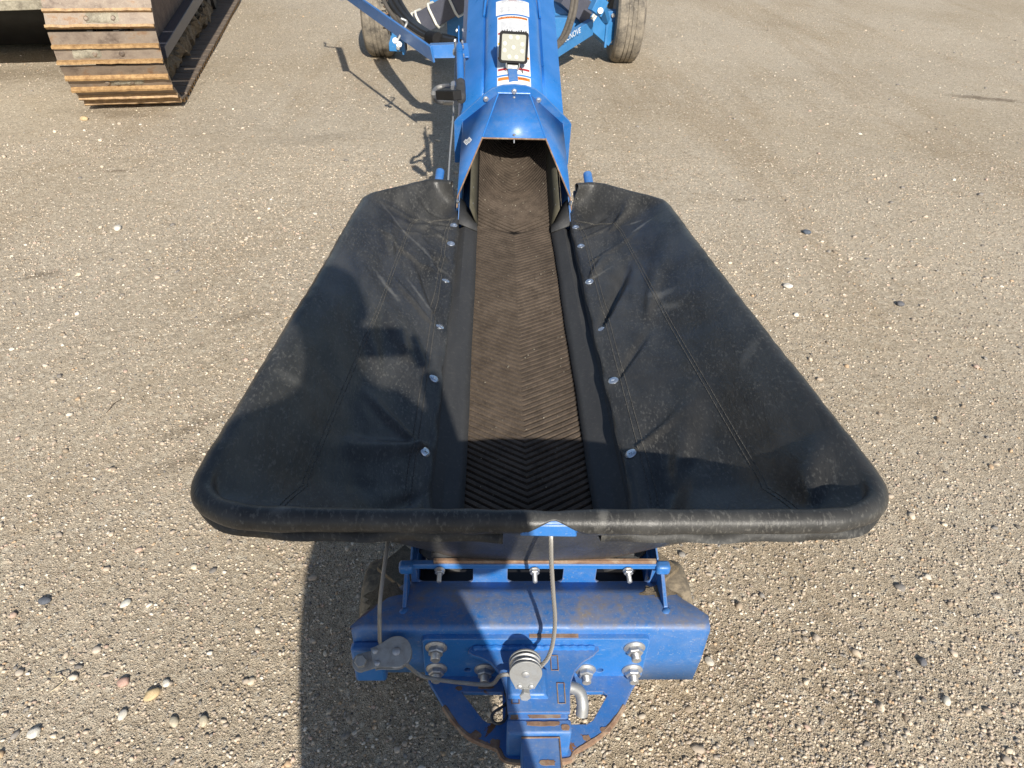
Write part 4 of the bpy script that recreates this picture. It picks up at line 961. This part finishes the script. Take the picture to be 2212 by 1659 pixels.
# angle-iron bar with its rusty top strip and rubber edge
b = MB(); b.box((0, .829, .4655), (.468, .011, .012)); b.build('clamp_bar', M_blue, ROOT, .0012)
b = MB(); b.box((.018, .829, .4755), (.402, .007, .0075)); b.build('rusty_strip', M_rust, ROOT, .0008)
b = MB(); b.box((-.004, .838, .4835), (.366, .008, .011)); b.build('rubber_strip', M_flash, ROOT, .001)
BB = hexbolt('bar_bolt', .0085, .007, M_zinc, thread=.018, tr=.0044, washer=.0095)
for x in (-.172, -.001, .169): put('bar_bolt', BB, ROOT, (x, .822, .459), (0, -1, -.10), .3)
for s in (-1, 1):
    x = .232*s
    b = MB(); b.hexa([Vector((x-.0035, .828, .462)), Vector((x+.0035, .828, .462)), Vector((x+.0035, .765, .430)), Vector((x-.0035, .765, .430))], [Vector((x-.0035, .828, .40)), Vector((x+.0035, .828, .40)), Vector((x+.0035, .758, .410)), Vector((x-.0035, .758, .410))])
    b.build('end_gusset', M_blue_rusty, ROOT, .001)
    b = MB(); b.box((x, .824, .464), (.026, .02, .022)); b.build('corner_lug', M_blue, ROOT, .006, seg=3)
    b = MB(); v0_, f0_ = ico(2); b.add([Vector(v)*.011*(1+.12*math.sin(i*2.3))+Vector((x, .758, .420)) for i, v in enumerate(v0_)], f0_.tolist()); b.build('weld_blob', M_blue, ROOT, ang=70)
    b = MB(); b.hexa([Vector((s*.222, .835, .40)), Vector((s*.2255, .835, .40)), Vector((s*.2255, .90, .38)), Vector((s*.222, .90, .38))], [Vector((s*.222, .835, .475)), Vector((s*.2255, .835, .475)), Vector((s*.2255, .90, .492)), Vector((s*.222, .90, .492))]); b.build('side_plate', M_blue, ROOT, .001)
    b = MB(); v0_, f0_ = ico(3)
    b.add([Vector((v[0]*.034, v[1]*.030, v[2]*.004))*(1+.35*math.sin(i*1.7)*math.sin(i*.37))+Vector((x-s*.004 if s > 0 else x-.035+0, .79, .415)) for i, v in enumerate(v0_)], f0_.tolist()); o = b.build('caked_mud', M_dirt, fb, ang=60); tag(o, kind='stuff')
# small dusty tyres carrying the tail
for s in (-1, 1):
    xc = s*.312; yc, zc, r, hw = .965, .120, .122, .042
    P = [(.06, -hw*.8), (.09, -hw), (r*.86, -hw*1.02), (r*.95, -hw*.90), (r*.985, -hw*.68), (r*1.0, -hw*.3), (r*1.0, hw*.3), (r*.985, hw*.68), (r*.95, hw*.90), (r*.86, hw*1.02), (.09, hw), (.06, hw*.8)]
    b = MB(); b.lathe(P, (xc, yc, zc), (1, 0, 0), 64, False); t = b.build('small_tyre', M_caster, ROOT, ang=60)
    b = MB(); b.lathe([(.02, -hw*.7), (.062, -hw*.8), (.062, hw*.8), (.02, hw*.7)], (xc, yc, zc), (1, 0, 0), 32); b.build('wheel_centre', M_blue, t)
    b = MB(); b.beam((s*.232, .93, .30), (s*.29, .98, .30), .08, .012); b.beam((s*.25, .94, .13), (s*.25, .94, .30), .05, .012, (1, 0, 0)); b.build('wheel_bracket', M_dirt, ROOT, .002)
    b = MB(); b.cyl((s*.222, yc, zc), (s*.36, yc, zc), .014); b.build('axle_pin', M_zinc, t)
# bolted face plate ------------------------------------------------------------
YF = .724; YP = YF-.013
MF = frame((0, YF-.004, 0), (1, 0, 0), (0, 0, 1))
zp = lambda py: at(1155, py, y=YP).z
plate('face_plate', M_blue, ROOT, rr(-.196, zp(1464), .196, zp(1382), .008), [circ(-.120, zp(1447), .0078), circ(.119, zp(1449), .0078)], .018, MF, .0015)
FN = hexbolt('flange_nut', .0140, .013, M_zinc, flange=.0190, thread=.013, tr=.0085)
for px, py in ((942, 1401), (943, 1447), (1047, 1449), (1265, 1450), (1371, 1402), (1366, 1450)):
    p = at(px, py, y=YP-.003); put('flange_nut', FN, ROOT, (p.x, YP+.0005, p.z), (0, -1, -.03), random.uniform(0, 1))
b = MB(); zw = at(1155, 1400, y=YP-.004).z; b.tube([Vector((x, YP-.003, zw+.0012*math.sin(x*420))) for x in np.linspace(-.108, .10, 60)], .0050, 8); b.build('weld_bead', M_blue_clean, ROOT)
b = MB(); b.box((.030, YF-.004, zp(1382)+.0008), (.085, .0125, .0040)); b.build('bare_edge', M_rust, ROOT)
# hitch: top gusset, wing plate with windows, receiver, tongue
ZG = zw-.006
top_out = [(-.113, 0), (-.117, -.008), (-.110, -.014), (-.092, -.020), (-.078, -.028), (-.066, -.042), (-.058, -.060), (-.052, -.080), (-.050, -.112), (.050, -.112), (.052, -.080), (.056, -.060), (.064, -.042), (.078, -.028), (.098, -.016), (.108, -.006), (.108, 0)]
plate('top_gusset', M_blue_rusty, ROOT, top_out, [], .009, Matrix.Translation((0, YP, ZG)) @ Matrix.Rotation(R(5), 4, 'X'), .001)
DY = .014
wing = [(-.195, .716), (-.190, .690), (-.176, .668), (-.160, .642), (-.140, .614), (-.118, .592), (-.092, .578), (-.066, .568), (-.046, .548), (.046, .548), (.062, .562), (.090, .578), (.112, .592), (.135, .614), (.157, .642), (.176, .674), (.188, .690), (.192, .716)]
wing = [(x, y+DY) for x, y in wing]
wh = [[(-.132, .668), (-.056, .668), (-.056, .610), (-.083, .610), (-.092, .616)], [(.056, .668), (.124, .668), (.131, .660), (.100, .614), (.088, .607), (.056, .607)]]
wh = [[(x, y+DY) for x, y in h_] for h_ in wh]
plate('hitch_wing', M_blue_rusty, ROOT, wing, wh, .011, Matrix.Translation((0, 0, .292)), .0012)
# bare worn edge round the wing
b = MB()
eg = [Vector((x, y, .2935)) for x, y in wing[3:-3]]; eg = curve(eg, 5)
b.tube(eg, lambda t: .0056+.0005*math.sin(t*37)+.0003*math.sin(t*97), 7); b.build('worn_edge', M_rust, ROOT)
for (x0, y0, w_, l_) in ((-.104, .604, .018, .008), (.118, .612, .020, .006), (-.070, .590, .02, .009), (.085, .598, .014, .006), (-.135, .688, .012, .005), (-.088, .690, .03, .004)):
    n_ = 12; P = [(x0+w_*(.6+.4*random.random())*math.cos(2*math.pi*k/n_)*.6, y0+l_*(.6+.5*random.random())*math.sin(2*math.pi*k/n_)) for k in range(n_)]
    plate('bare_patch', M_rust, ROOT, P, [], .0012, Matrix.Translation((0, 0, .2980)) @ Matrix.Translation((x0*0, 0, 0)), .0002)
zR0, zR1 = ZG-.016, ZG-.006
def patch(parent, x, y, z, w_, l_, seed, name='bare_patch'):
    rs = random.Random(seed); P = []
    for k in range(26):
        a = 2*math.pi*k/26; q = (abs(math.cos(a))**6+abs(math.sin(a))**6)**(-1/6)*rs.uniform(.78, 1.0)
        P.append((x+w_/2*q*math.cos(a), y+l_/2*q*math.sin(a)))
    return plate(name, M_rust, parent, P, [], .0010, Matrix.Translation((0, 0, z)), .0002)
b = MB(); b.hexa([Vector((-.048, .590, .286)), Vector((.048, .590, .286)), Vector((.048, .70, .286)), Vector((-.048, .70, .286))], [Vector((-.048, .590, zR0)), Vector((.048, .590, zR0)), Vector((.048, .70, zR1)), Vector((-.048, .70, zR1))])
recv = b.build('receiver', M_blue_rusty, ROOT, .004)
b = MB(); b.box((0, .581, (.282+zR0)/2-.001), (.104, .024, zR0-.282+.004)); b.build('receiver_collar', M_blue_rusty, recv, .004)
patch(recv, .010, .5985, zR0+.0012, .060, .011, 3); patch(recv, -.040, .5965, zR0+.0012, .014, .010, 4); patch(recv, .006, .5840, zR0+.0016, .058, .008, 5); patch(recv, .042, .578, zR0+.0016, .014, .010, 6)
b = MB(); b.box((0, .581, .283), (.106, .028, .014)); b.build('bare_foot', M_rust, recv, .004)
b = MB(); b.hexa([Vector((-.029, .38, .300)), Vector((.032, .38, .300)), Vector((.032, .569, .300)), Vector((-.029, .569, .300))], [Vector((-.029, .38, zR0-.008)), Vector((.032, .38, zR0-.008)), Vector((.032, .569, zR0-.008)), Vector((-.029, .569, zR0-.008))]); b.build('tongue_bar', M_blue_rusty, ROOT, .003)
b = MB(); b.tube([Vector((-.029, .5665, zR0-.0085)), Vector((.032, .5665, zR0-.0085)), Vector((.0325, .50, zR0-.0085))], .0018, 6); b.build('bare_edge', M_rust, ROOT)
patch(ROOT, .010, .527, zR0-.0076, .026, .009, 8)
# welded slot outlines on the receiver top
for x, y0, y1 in ((-.038, .612, .646), (.038, .612, .646), (.030, .668, .694)):
    zt = lambda y: ZG+.005+(y-YP)*.0875+.0002
    b = MB(); P = [(x-.006, y0), (x+.006, y0), (x+.006, y1), (x-.006, y1)]; b.tube([Vector((p[0], p[1], zt(p[1]))) for p in P], .0011, 5, True); b.build('slot_edge', M_rust, recv)
# pulleys ------------------------------------------------------------------------
def sheave(name, c, ax, r, th):
    b = MB(); g = th*.28
    b.lathe([(.006, -th/2), (r*.93, -th/2), (r, -th/2+.0012), (r, -g), (r*.80, -g*.5), (r*.76, 0), (r*.80, g*.5), (r, g), (r, th/2-.0012), (r*.93, th/2), (.006, th/2)], c, ax, 40); return b.build(name, M_zinc, ROOT)
pc = Vector((-.022, .652, .424)); pax = Vector((0, -1, .22)).normalized()
sheave('pulley_sheave', pc, pax, .0265, .015)
pdn = Vector((0, -.22, -1)).normalized(); px_ = Vector((1, 0, 0))
tear = [(.0262*math.cos(R(a)), .0262*math.sin(R(a))) for a in range(-20, 201, 10)]+[(-.016, -.030), (-.013, -.040), (.013, -.040), (.016, -.030)]
for sg in (1, -1):
    Mp = frame(pc+pax*sg*.0125, px_, -pdn); pl_ = plate('pulley_cheek', M_galv, ROOT, tear, [], .004, Mp, .0008)
    if sg > 0:
        for x, y, r in ((0, 0, .0070), (-.009, -.027, .005), (.010, -.027, .005)):
            b = MB(); q = Mp @ Vector((x, y, 0)); b.lathe([(r, .002), (r*.93, .004), (r*.4, .0055)], q, pax, 20); b.build('rivet', M_zinc, pl_)
q = pc-Vector(pdn)*-.052
put('hex_bolt', hexbolt('anchor_bolt', .010, .010, M_galv, washer=.012), ROOT, pc+pdn*.040+pax*.014, pax)
b = MB(); b.hexa([Vector((-.052, .618, ZG-.004)), Vector((.018, .618, ZG-.004)), Vector((.018, .672, ZG)), Vector((-.052, .672, ZG))], [Vector((-.046, .622, ZG+.007)), Vector((.010, .622, ZG+.007)), Vector((.010, .666, ZG+.012)), Vector((-.046, .666, ZG+.012))]); b.build('pulley_lug', M_blue, ROOT, .003)
# left pulley lies flat on the beam
lc_ = at(857, 1409, y=.690); lax = Vector((.04, -.42, 1)).normalized(); lx = Vector((1, .30, .0)); lx = (lx-lax*lx.dot(lax)).normalized(); ly = lax.cross(lx)
sheave('pulley_sheave', lc_-lax*.006, lax, .0238, .018)
anc = Vector((-.298, .672, .372))
tear2 = [(.0245*math.cos(R(a)), .0245*math.sin(R(a))) for a in range(-110, 111, 10)]+[(-.032, .0165), (-.040, .0155), (-.040, -.0155), (-.032, -.0165)]
for sg, o_ in ((1, .007), (-1, -.018)):
    Mp = frame(lc_+lax*o_, lx, ly); pl_ = plate('pulley_cheek', M_galv, ROOT, tear2, [], .003, Mp, .0007)
    if sg > 0:
        for x, y, r in ((0, 0, .0070), (-.034, .010, .005), (-.034, -.010, .005)):
            b = MB(); b.lathe([(r, .0015), (r*.95, .004), (r*.5, .0052)], Mp @ Vector((x, y, 0)), lax, 20); b.build('rivet', M_zinc, pl_)
for k in range(3):
    Mp = frame(lc_+lax*(-.0035-.0035*k), lx, ly); plate('anchor_link', M_galv, ROOT, [(-.034, .0135), (-.060, .0135)]+[(-.060+.0145*math.cos(R(a)), .0145*math.sin(R(a))) for a in range(100, 261, 16)]+[(-.060, -.0135), (-.034, -.0135)], [], .003, Mp, .0006)
put('hex_bolt', hexbolt('anchor_bolt', .0105, .012, M_galv, washer=.0125), ROOT, lc_-lx*.060+lax*-.001, lax, .4)
b = MB(); b.box((-.293, .712, .345), (.056, .020, .100)); b.build('anchor_tab', M_blue, ROOT, .006)
# steel cable: six twisted strands
def wirerope(pts, r=.0036, name='steel_cable'):
    P = curve(pts, 40); L = [P[0]]
    for p in P[1:]:
        if (p-L[-1]).length > .0022: L.append(p)
    b = MB()
    for k in range(6): b.tube(L, r*.46, 5, twist=150.0, off=r*.56, ph=k*math.pi/3)
    b.tube(L, r*.5, 5); return b.build(name, M_cable, ROOT)
sr = .0225
right = pc+Vector((sr+.001, .002, 0))
wirerope([at(1189, 1128, y=.70), at(1190, 1165, y=.684), at(1191, 1215, y=.678), at(1195, 1280, y=.674), at(1199, 1340, y=.670), at(1194, 1390, y=.664), at(1184, 1420, y=.658), right+Vector((.004, 0, .004)), pc+Vector((sr*.7, .0, -sr*.75))])
lp = lc_-lax*.006
wirerope([pc+Vector((sr*.3, .0, -sr*1.02)), pc+Vector((-sr*.6, 0, -sr*1.0)), pc+Vector((-.040, .0, -.0235)), at(1060, 1478, y=.660), at(1000, 1475, y=.664), at(940, 1467, y=.668), at(905, 1457, y=.674), lp+Vector((.016, -.019, -.004)), lp+Vector((-.002, -.022, 0)), lp+Vector((-.018, -.010, .0)), lp+Vector((-.024, .010, .006)), at(821, 1388, y=.700), at(820, 1355, y=.705), at(821, 1300, y=.728), at(828, 1240, y=.765), at(838, 1170, y=.82), at(842, 1140, y=.87)])
# bent hitch pin on the right and its wire clip on the left
b = MB(); b.tube(curve([Vector((.045, .662, .345)), Vector((.060, .662, .346)), Vector((.074, .655, .344)), Vector((.079, .640, .334)), Vector((.078, .628, .316))], 6), .0105, 14); b.build('hitch_pin', M_galv, ROOT)
b = MB(); cl = [at(1091, 1482, z=.33), at(1092, 1500, z=.335), at(1097, 1512, z=.335), at(1088, 1525, z=.335), at(1070, 1536, z=.333), at(1062, 1548, z=.33), at(1066, 1560, z=.328), at(1078, 1563, z=.328), at(1090, 1556, z=.33), at(1095, 1540, z=.333), at(1095, 1500, z=.337)]
b.tube(curve(cl, 8), .0026, 8); b.build('wire_clip', M_darkwire, ROOT)

# ------------------------------------------------------------------ excavator at upper left
TD = Vector((-.185, .983, 0)).normalized(); TR_ = Vector((TD.y, -TD.x, 0)); TO = Vector((-2.553, 5.19, 0))
EX = thing('excavator', TO, 'rusty crawler excavator, seen only by its near track and dark underbody', 'excavator')
def EP(a, l, z): return TO+TR_*a+TD*l+Vector((0, 0, z))   # across, along, up
def shoe_mat():
    s = N('rusty_track_steel', .6, .35); s.co = s.new('ShaderNodeNewGeometry').outputs['Position']
    n = s.noise(14, 7, .7, s.map((.6, 1, 1))); n2 = s.noise(90, 5, .7); n3 = s.noise(4, 5, .6)
    c = s.ramp(n, [(.28, (.095, .070, .056)), (.44, (.215, .170, .135)), (.56, (.26, .21, .165)), (.66, (.24, .15, .09)), (.78, (.16, .11, .08))])
    c = s.mix(s.math('MULTIPLY', s.ramp(n2, [(.55, 0), (.72, 1)]), .45), c, (.40, .36, .29))
    s.color(c); s.bump(n2, .4, .002); return s.m
M_shoe = shoe_mat()
M_grouser = duststuff('worn_rust_edge', (.22, .125, .055), (.42, .27, .125), 35, .55, .001)
M_linkm = plain('greasy_link_steel', (.050, .044, .038), .6, .4, .4, 30)
def shoe_mesh(wd=.615):
    b = MB(); h = wd/2; p = .0925
    b.mats(0); b.hexa([Vector((-h, -p+.004, -.004)), Vector((h, -p+.004, -.004)), Vector((h, p-.004, -.004)), Vector((-h, p-.004, -.004))], [Vector((-h, -p+.002, .009)), Vector((h, -p+.002, .009)), Vector((h, p-.004, .009)), Vector((-h, p-.004, .009))])
    for y0 in (-.082, .008):
        n = 14; G = []; b.mats(1)
        for k in range(n+1):
            x = -h+wd*k/n; j = random.uniform(-.0018, .0018); t = .036+random.uniform(-.003, .002)
            G.append([Vector((x, y0-.012, .008)), Vector((x, y0-.0075+j, t)), Vector((x, y0+.0075+j, t)), Vector((x, y0+.013, .008))])
        b.grid(G); b.add(G[0], [(0, 1, 2, 3)]); b.add(G[-1], [(3, 2, 1, 0)])
    return b
def mudpatch(seed):
    rs = random.Random(seed); b = MB(); x0 = rs.uniform(-.18, .05); w_ = rs.uniform(.10, .22); n = 16; G = []
    for i in range(n+1):
        row = []
        for j in range(7):
            e = math.sin(math.pi*i/n)**.4*math.sin(math.pi*j/6)**.4
            row.append(Vector((x0-w_/2+w_*i/n+rs.uniform(-.004, .004), -.070+.062*j/6+rs.uniform(-.003, .003)+.008, .0085+e*rs.uniform(.006, .016))))
        G.append(row)
    b.grid(G); return b
SB = shoe_mesh().mesh('track_shoe', [M_shoe, M_grouser], 40)
bb = MB(); bb.lathe([(.0165, 0), (.0165, .008), (.010, .014)], (0, 0, 0), (0, 0, 1), 8); BO = bb.mesh('shoe_bolt', M_shoe)
MUDS = [mudpatch(k).mesh('mud', M_mud, 60) for k in range(4)]
bb = MB(); bb.box((-.075, 0, -.05), (.032, .185, .085)); bb.box((.075, 0, -.05), (.032, .185, .085)); bb.cyl((-.11, .06, -.055), (.11, .06, -.055), .022, n=14); LK = bb.mesh('track_link', M_linkm, 40)
RI = .415; ZI = .46; LEN = 3.9; pitch = .19
per = 2*LEN+2*math.pi*RI; nsh = int(per/pitch); pitch = per/nsh
for k in range(nsh):
    d_ = k*pitch+.06
    if d_ < math.pi*RI: th = d_/RI; pos = (.06-RI*math.sin(th)*1.0, ZI-RI*math.cos(th)); nrm = (-math.sin(th), -math.cos(th))
    elif d_ < math.pi*RI+LEN: t = d_-math.pi*RI; sag = .05*math.sin(math.pi*t/LEN); pos = (.06+t, ZI+RI-sag); nrm = (0, 1)
    elif d_ < 2*math.pi*RI+LEN: th = (d_-math.pi*RI-LEN)/RI; pos = (.06+LEN+RI*math.sin(th), ZI+RI*math.cos(th)); nrm = (math.sin(th), math.cos(th))
    else: t = d_-2*math.pi*RI-LEN; pos = (.06+LEN-t, ZI-RI); nrm = (0, -1)
    z = Vector(TD)*nrm[0]+Vector((0, 0, nrm[1])); x = Vector(TR_); y = z.cross(x)
    M = Matrix((x, y, z)).transposed(); e = M.to_euler()
    P = EP(0, pos[0], pos[1])-TO
    o = link('track_shoe', SB, EX, P, e)
    visible = d_ < math.pi*RI+.6
    if visible:
        for bx in (-.075, .075):
            for by in ((-.036,) if k % 3 == 0 else (-.036,)):
                link('bolt', BO, o, (bx+random.uniform(-.004, .004), by, .008))
        if k in (0, 2, 3, 4, 5): link('mud', MUDS[k % 4], o, (0, 0, 0))
    if visible or nrm[1] == -1: link('track_link', LK, o, (0, 0, 0))
# idler, frame, rollers
def exb(name, mat, fn, bev=.004, **kw): b = MB(); fn(b); return b.build(name, mat, EX, bev, **kw)
exb('idler', M_linkm, lambda b: b.lathe([(.06, -.10), (.30, -.10), (.335, -.06), (.335, .06), (.30, .10), (.06, .10)], EP(0, .08, ZI), TR_, 40), .003)
M_guard = duststuff('rusty_guard', (.10, .065, .05), (.19, .13, .10), 12, .75, .002)
exb('idler_guard', M_guard, lambda b: b.add([EP(.135, -.20, .34), EP(.135, -.10, .16), EP(.135, .30, .10), EP(.135, .34, .60), EP(.135, -.10, .80), EP(.11, -.20, .34), EP(.11, -.10, .16), EP(.11, .30, .10), EP(.11, .34, .60), EP(.11, -.10, .80)], [(0, 1, 2, 3, 4), (9, 8, 7, 6, 5), (0, 5, 6, 1), (1, 6, 7, 2), (2, 7, 8, 3), (3, 8, 9, 4), (4, 9, 5, 0)]))
exb('track_frame', M_guard, lambda b: (b.hexa([EP(-.10, .30, .26), EP(.12, .30, .26), EP(.12, 3.6, .30), EP(-.10, 3.6, .30)], [EP(-.10, .30, .60), EP(.12, .30, .60), EP(.12, 3.6, .66), EP(-.10, 3.6, .66)])))
exb('frame_rail', M_greyarm, lambda b: b.hexa([EP(.12, .26, .24), EP(.20, .26, .24), EP(.20, 3.6, .34), EP(.12, 3.6, .34)], [EP(.12, .26, .32), EP(.20, .26, .32), EP(.20, 3.6, .46), EP(.12, 3.6, .46)]))
for k in range(8):
    exb('track_roller', M_linkm, lambda b: b.lathe([(.04, -.14), (.10, -.14), (.105, -.09), (.08, -.07), (.08, .07), (.105, .09), (.10, .14), (.04, .14)], EP(0, .55+.40*k, .155), TR_, 24), .002)
exb('caked_mud', M_dirt, lambda b: [b.add([Vector(v)*random.uniform(.04, .09)+EP(.12+random.uniform(-.03, .03), .35+.055*i, .14+random.uniform(-.04, .06)) for v in ico(1)[0]], ico(1)[1].tolist()) for i in range(46)], 0)
EX.children[-1]['kind'] = 'stuff'
exb('sprocket', M_linkm, lambda b: b.lathe([(.06, -.05), (.36, -.05), (.36, .05), (.06, .05)], EP(0, .06+LEN, ZI), TR_, 24), .003)
M_body = plain('shaded_underbody', (.018, .018, .018), .6, 0, .4, 12)  # near-black base carries the deep shade below the upper body
M_cream = duststuff('cream_paint_dusty', (.42, .38, .29), (.52, .48, .38), 10, .6, .001)
exb('car_body', M_body, lambda b: b.hexa([EP(-.36, 1.75, .12), EP(-2.7, 1.75, .12), EP(-2.7, 3.2, .12), EP(-.36, 3.2, .12)], [EP(-.36, 1.65, .66), EP(-2.7, 1.65, .66), EP(-2.7, 3.2, .80), EP(-.36, 3.2, .80)]), .03)
exb('belly_plate', M_body, lambda b: b.add([EP(-.34+(-2.4)*i/12, 1.70-.16*math.sin(a_), .06+.50*j/6) for j in range(7) for a_ in [j*math.pi/6] for i in range(13)], [(j*13+i, j*13+i+1, (j+1)*13+i+1, (j+1)*13+i) for j in range(6) for i in range(12)]), 0)
exb('upper_body', M_cream, lambda b: b.hexa([EP(-.345, .55, .565), EP(-2.9, .55, .50), EP(-2.9, 3.4, .565), EP(-.345, 3.4, .565)], [EP(-.345, .52, 1.8), EP(-2.9, .52, 1.8), EP(-2.9, 3.4, 1.8), EP(-.345, 3.4, 1.8)]), .02)
exb('skirt_edge', M_mud, lambda b: b.hexa([EP(-.345, .53, .52), EP(-2.9, .53, .46), EP(-2.9, .58, .46), EP(-.345, .58, .52)], [EP(-.345, .53, .575), EP(-2.9, .53, .515), EP(-2.9, .58, .515), EP(-.345, .58, .575)]), .004)

# ------------------------------------------------------------------ the photographer, who stands behind the camera and throws the shadow
def skin(name, chains, mat, parent, root_idx=0, sub=2):
    V, E, Rr = [], [], []; key = {}
    for ch in chains:
        prev = None
        for (x, y, z, r) in ch:
            k = (round(x, 3), round(y, 3), round(z, 3))
            if k not in key: key[k] = len(V); V.append((x, y, z)); Rr.append(r)
            i = key[k]
            if prev is not None: E.append((prev, i))
            prev = i
    me = bpy.data.meshes.new(name); me.from_pydata([Vector(v)-root_loc(parent) for v in V], E, []); o = link(name, me, parent)
    m = o.modifiers.new('skin', 'SKIN'); m.use_smooth_shade = True
    for i, r in enumerate(Rr):
        sv = me.skin_vertices[0].data[i]; sv.radius = (r, r) if not isinstance(r, tuple) else r; sv.use_root = (i == root_idx)
    m = o.modifiers.new('sub', 'SUBSURF'); m.levels = sub; m.render_levels = sub
    me.materials.append(mat); return o
PX, PY = -.040, -.27
PE = thing('person', (PX, PY, 0), 'standing photographer in dark jacket and trousers holding a phone level with both hands', 'person')
M_cloth = plain('dark_jacket', (.03, .035, .05), .9); M_skin = plain('skin_tone', (.50, .33, .25), .5, 0, .06); M_hair = plain('brown_hair', (.06, .035, .02), .7)
hl = (-.128, -.045, 1.448); hr_ = (.062, -.040, 1.452)
pel = (PX, PY, .98, (.19, .12))
QX = PX-.055   # shoulders and head lean a little to the left
skin('body', [[pel, (PX-.01, PY, 1.12, (.185, .115)), (PX-.03, PY, 1.30, (.19, .12)), (QX, PY-.0, 1.44, (.14, .09)), (QX, PY+.03, 1.53, .058), (QX, PY+.06, 1.60, .06), (QX, PY+.08, 1.70, (.080, .098)), (QX, PY+.07, 1.775, (.062, .075))]]
     + [[(QX, PY, 1.44, (.14, .09)), (QX+s*.13, PY, 1.43, .075), (QX+s*.19, PY, 1.40, .062), (QX+s*.25, PY+.02, 1.14, .046), (h_[0]+s*.045, h_[1]-.06, h_[2]-.05, .031), (h_[0]+s*.030, h_[1]-.02, h_[2]-.02, .028)] for s, h_ in ((-1, hl), (1, hr_))]
     + [[pel, (PX+s*.100, PY, .90, .125), (PX+s*.098, PY+.01, .62, .118), (PX+s*.095, PY-.01, .35, .105), (PX+s*.11, PY-.02, .09, .040), (PX+s*.12, PY+.03, .045, .042), (PX+s*.13, PY+.13, .035, .036)] for s in (-1, 1)], M_cloth, PE)
face = MB(); v0, f0 = ico(3)
face.add([Vector((QX+v[0]*.078, PY+.05+.035+v[1]*.095, 1.695+v[2]*.112)) for v in v0], f0.tolist())
face.add([Vector((QX+v[0]*.012, PY+.05+.135+v[1]*.016, 1.685+v[2]*.024)) for v in v0], f0.tolist())
for s in (-1, 1): face.add([Vector((QX+s*.080+v[0]*.010, PY+.05+.03+v[1]*.018, 1.69+v[2]*.030)) for v in v0], f0.tolist())
face.build('head', M_skin, PE, ang=80)
for s in (-1, 1):
    b = MB(); b.add([Vector((QX+s*.031+v[0]*.013, PY+.05+.122+v[1]*.010, 1.708+v[2]*.009)) for v in v0], f0.tolist()); b.build('eye', M_white, PE, ang=80)
b = MB(); b.add([Vector((QX+v[0]*.024, PY+.05+.127+v[1]*.006, 1.642+v[2]*.007)) for v in v0], f0.tolist()); b.build('mouth', plain('lip', (.35, .13, .11), .5), PE)
b = MB(); b.add([Vector((QX+v[0]*.086, PY+.05+.015+v[1]*.102, 1.722+max(v[2], -.25)*.105)) for v in v0], f0.tolist()); b.build('hair', M_hair, PE, ang=80)
# hands: palm and five fingers each, closed on the ends of the phone
for s, h_ in ((-1, hl), (1, hr_)):
    hx, hy, hz = h_; ch = [[(hx+s*.030, hy-.02, hz-.02, .024), (hx+s*.020, hy, hz, (.026, .016)), (hx+s*.012, hy+.022, hz+.006, (.024, .014))]]
    o = skin('hand', ch, M_skin, PE)
    for k in range(4):
        zz = hz-.026+.018*k; L_ = (.85, 1.0, 1.05, .95)[k]
        skin('finger', [[(hx+s*.014, hy+.010, zz, .0085), (hx+s*.016, hy+.030, zz+.004, .0082), (hx+s*.006, hy+.040+.004*L_, zz+.006, .0076), (hx-s*.012*L_, hy+.040, zz+.008, .0068)]], M_skin, PE)
    skin('thumb', [[(hx+s*.010, hy-.004, hz-.004, .011), (hx-s*.004, hy-.002, hz+.018, .0098), (hx-s*.018, hy+.004, hz+.026, .0085)]], M_skin, PE)
pd = BF; pcn = Vector(CAM)-Vector(BF)*.012-Vector(BU)*.024+Vector(BR)*.056
MPH = Matrix(((BR[0], BU[0], -BF[0], pcn[0]), (BR[1], BU[1], -BF[1], pcn[1]), (BR[2], BU[2], -BF[2], pcn[2]), (0, 0, 0, 1)))
PH = thing('phone', tuple(pcn), 'black phone held level in both hands of the photographer', 'phone')
plate('phone_body', M_black, PH, rr(-.074, -.036, .074, .036, .008), [], .008, MPH, .0015)
plate('screen', plain('dark_screen', (.01, .01, .012), .1), PH, rr(-.071, -.033, .071, .033, .006), [], .0006, MPH @ Matrix.Translation((0, 0, .0045)), .0001)
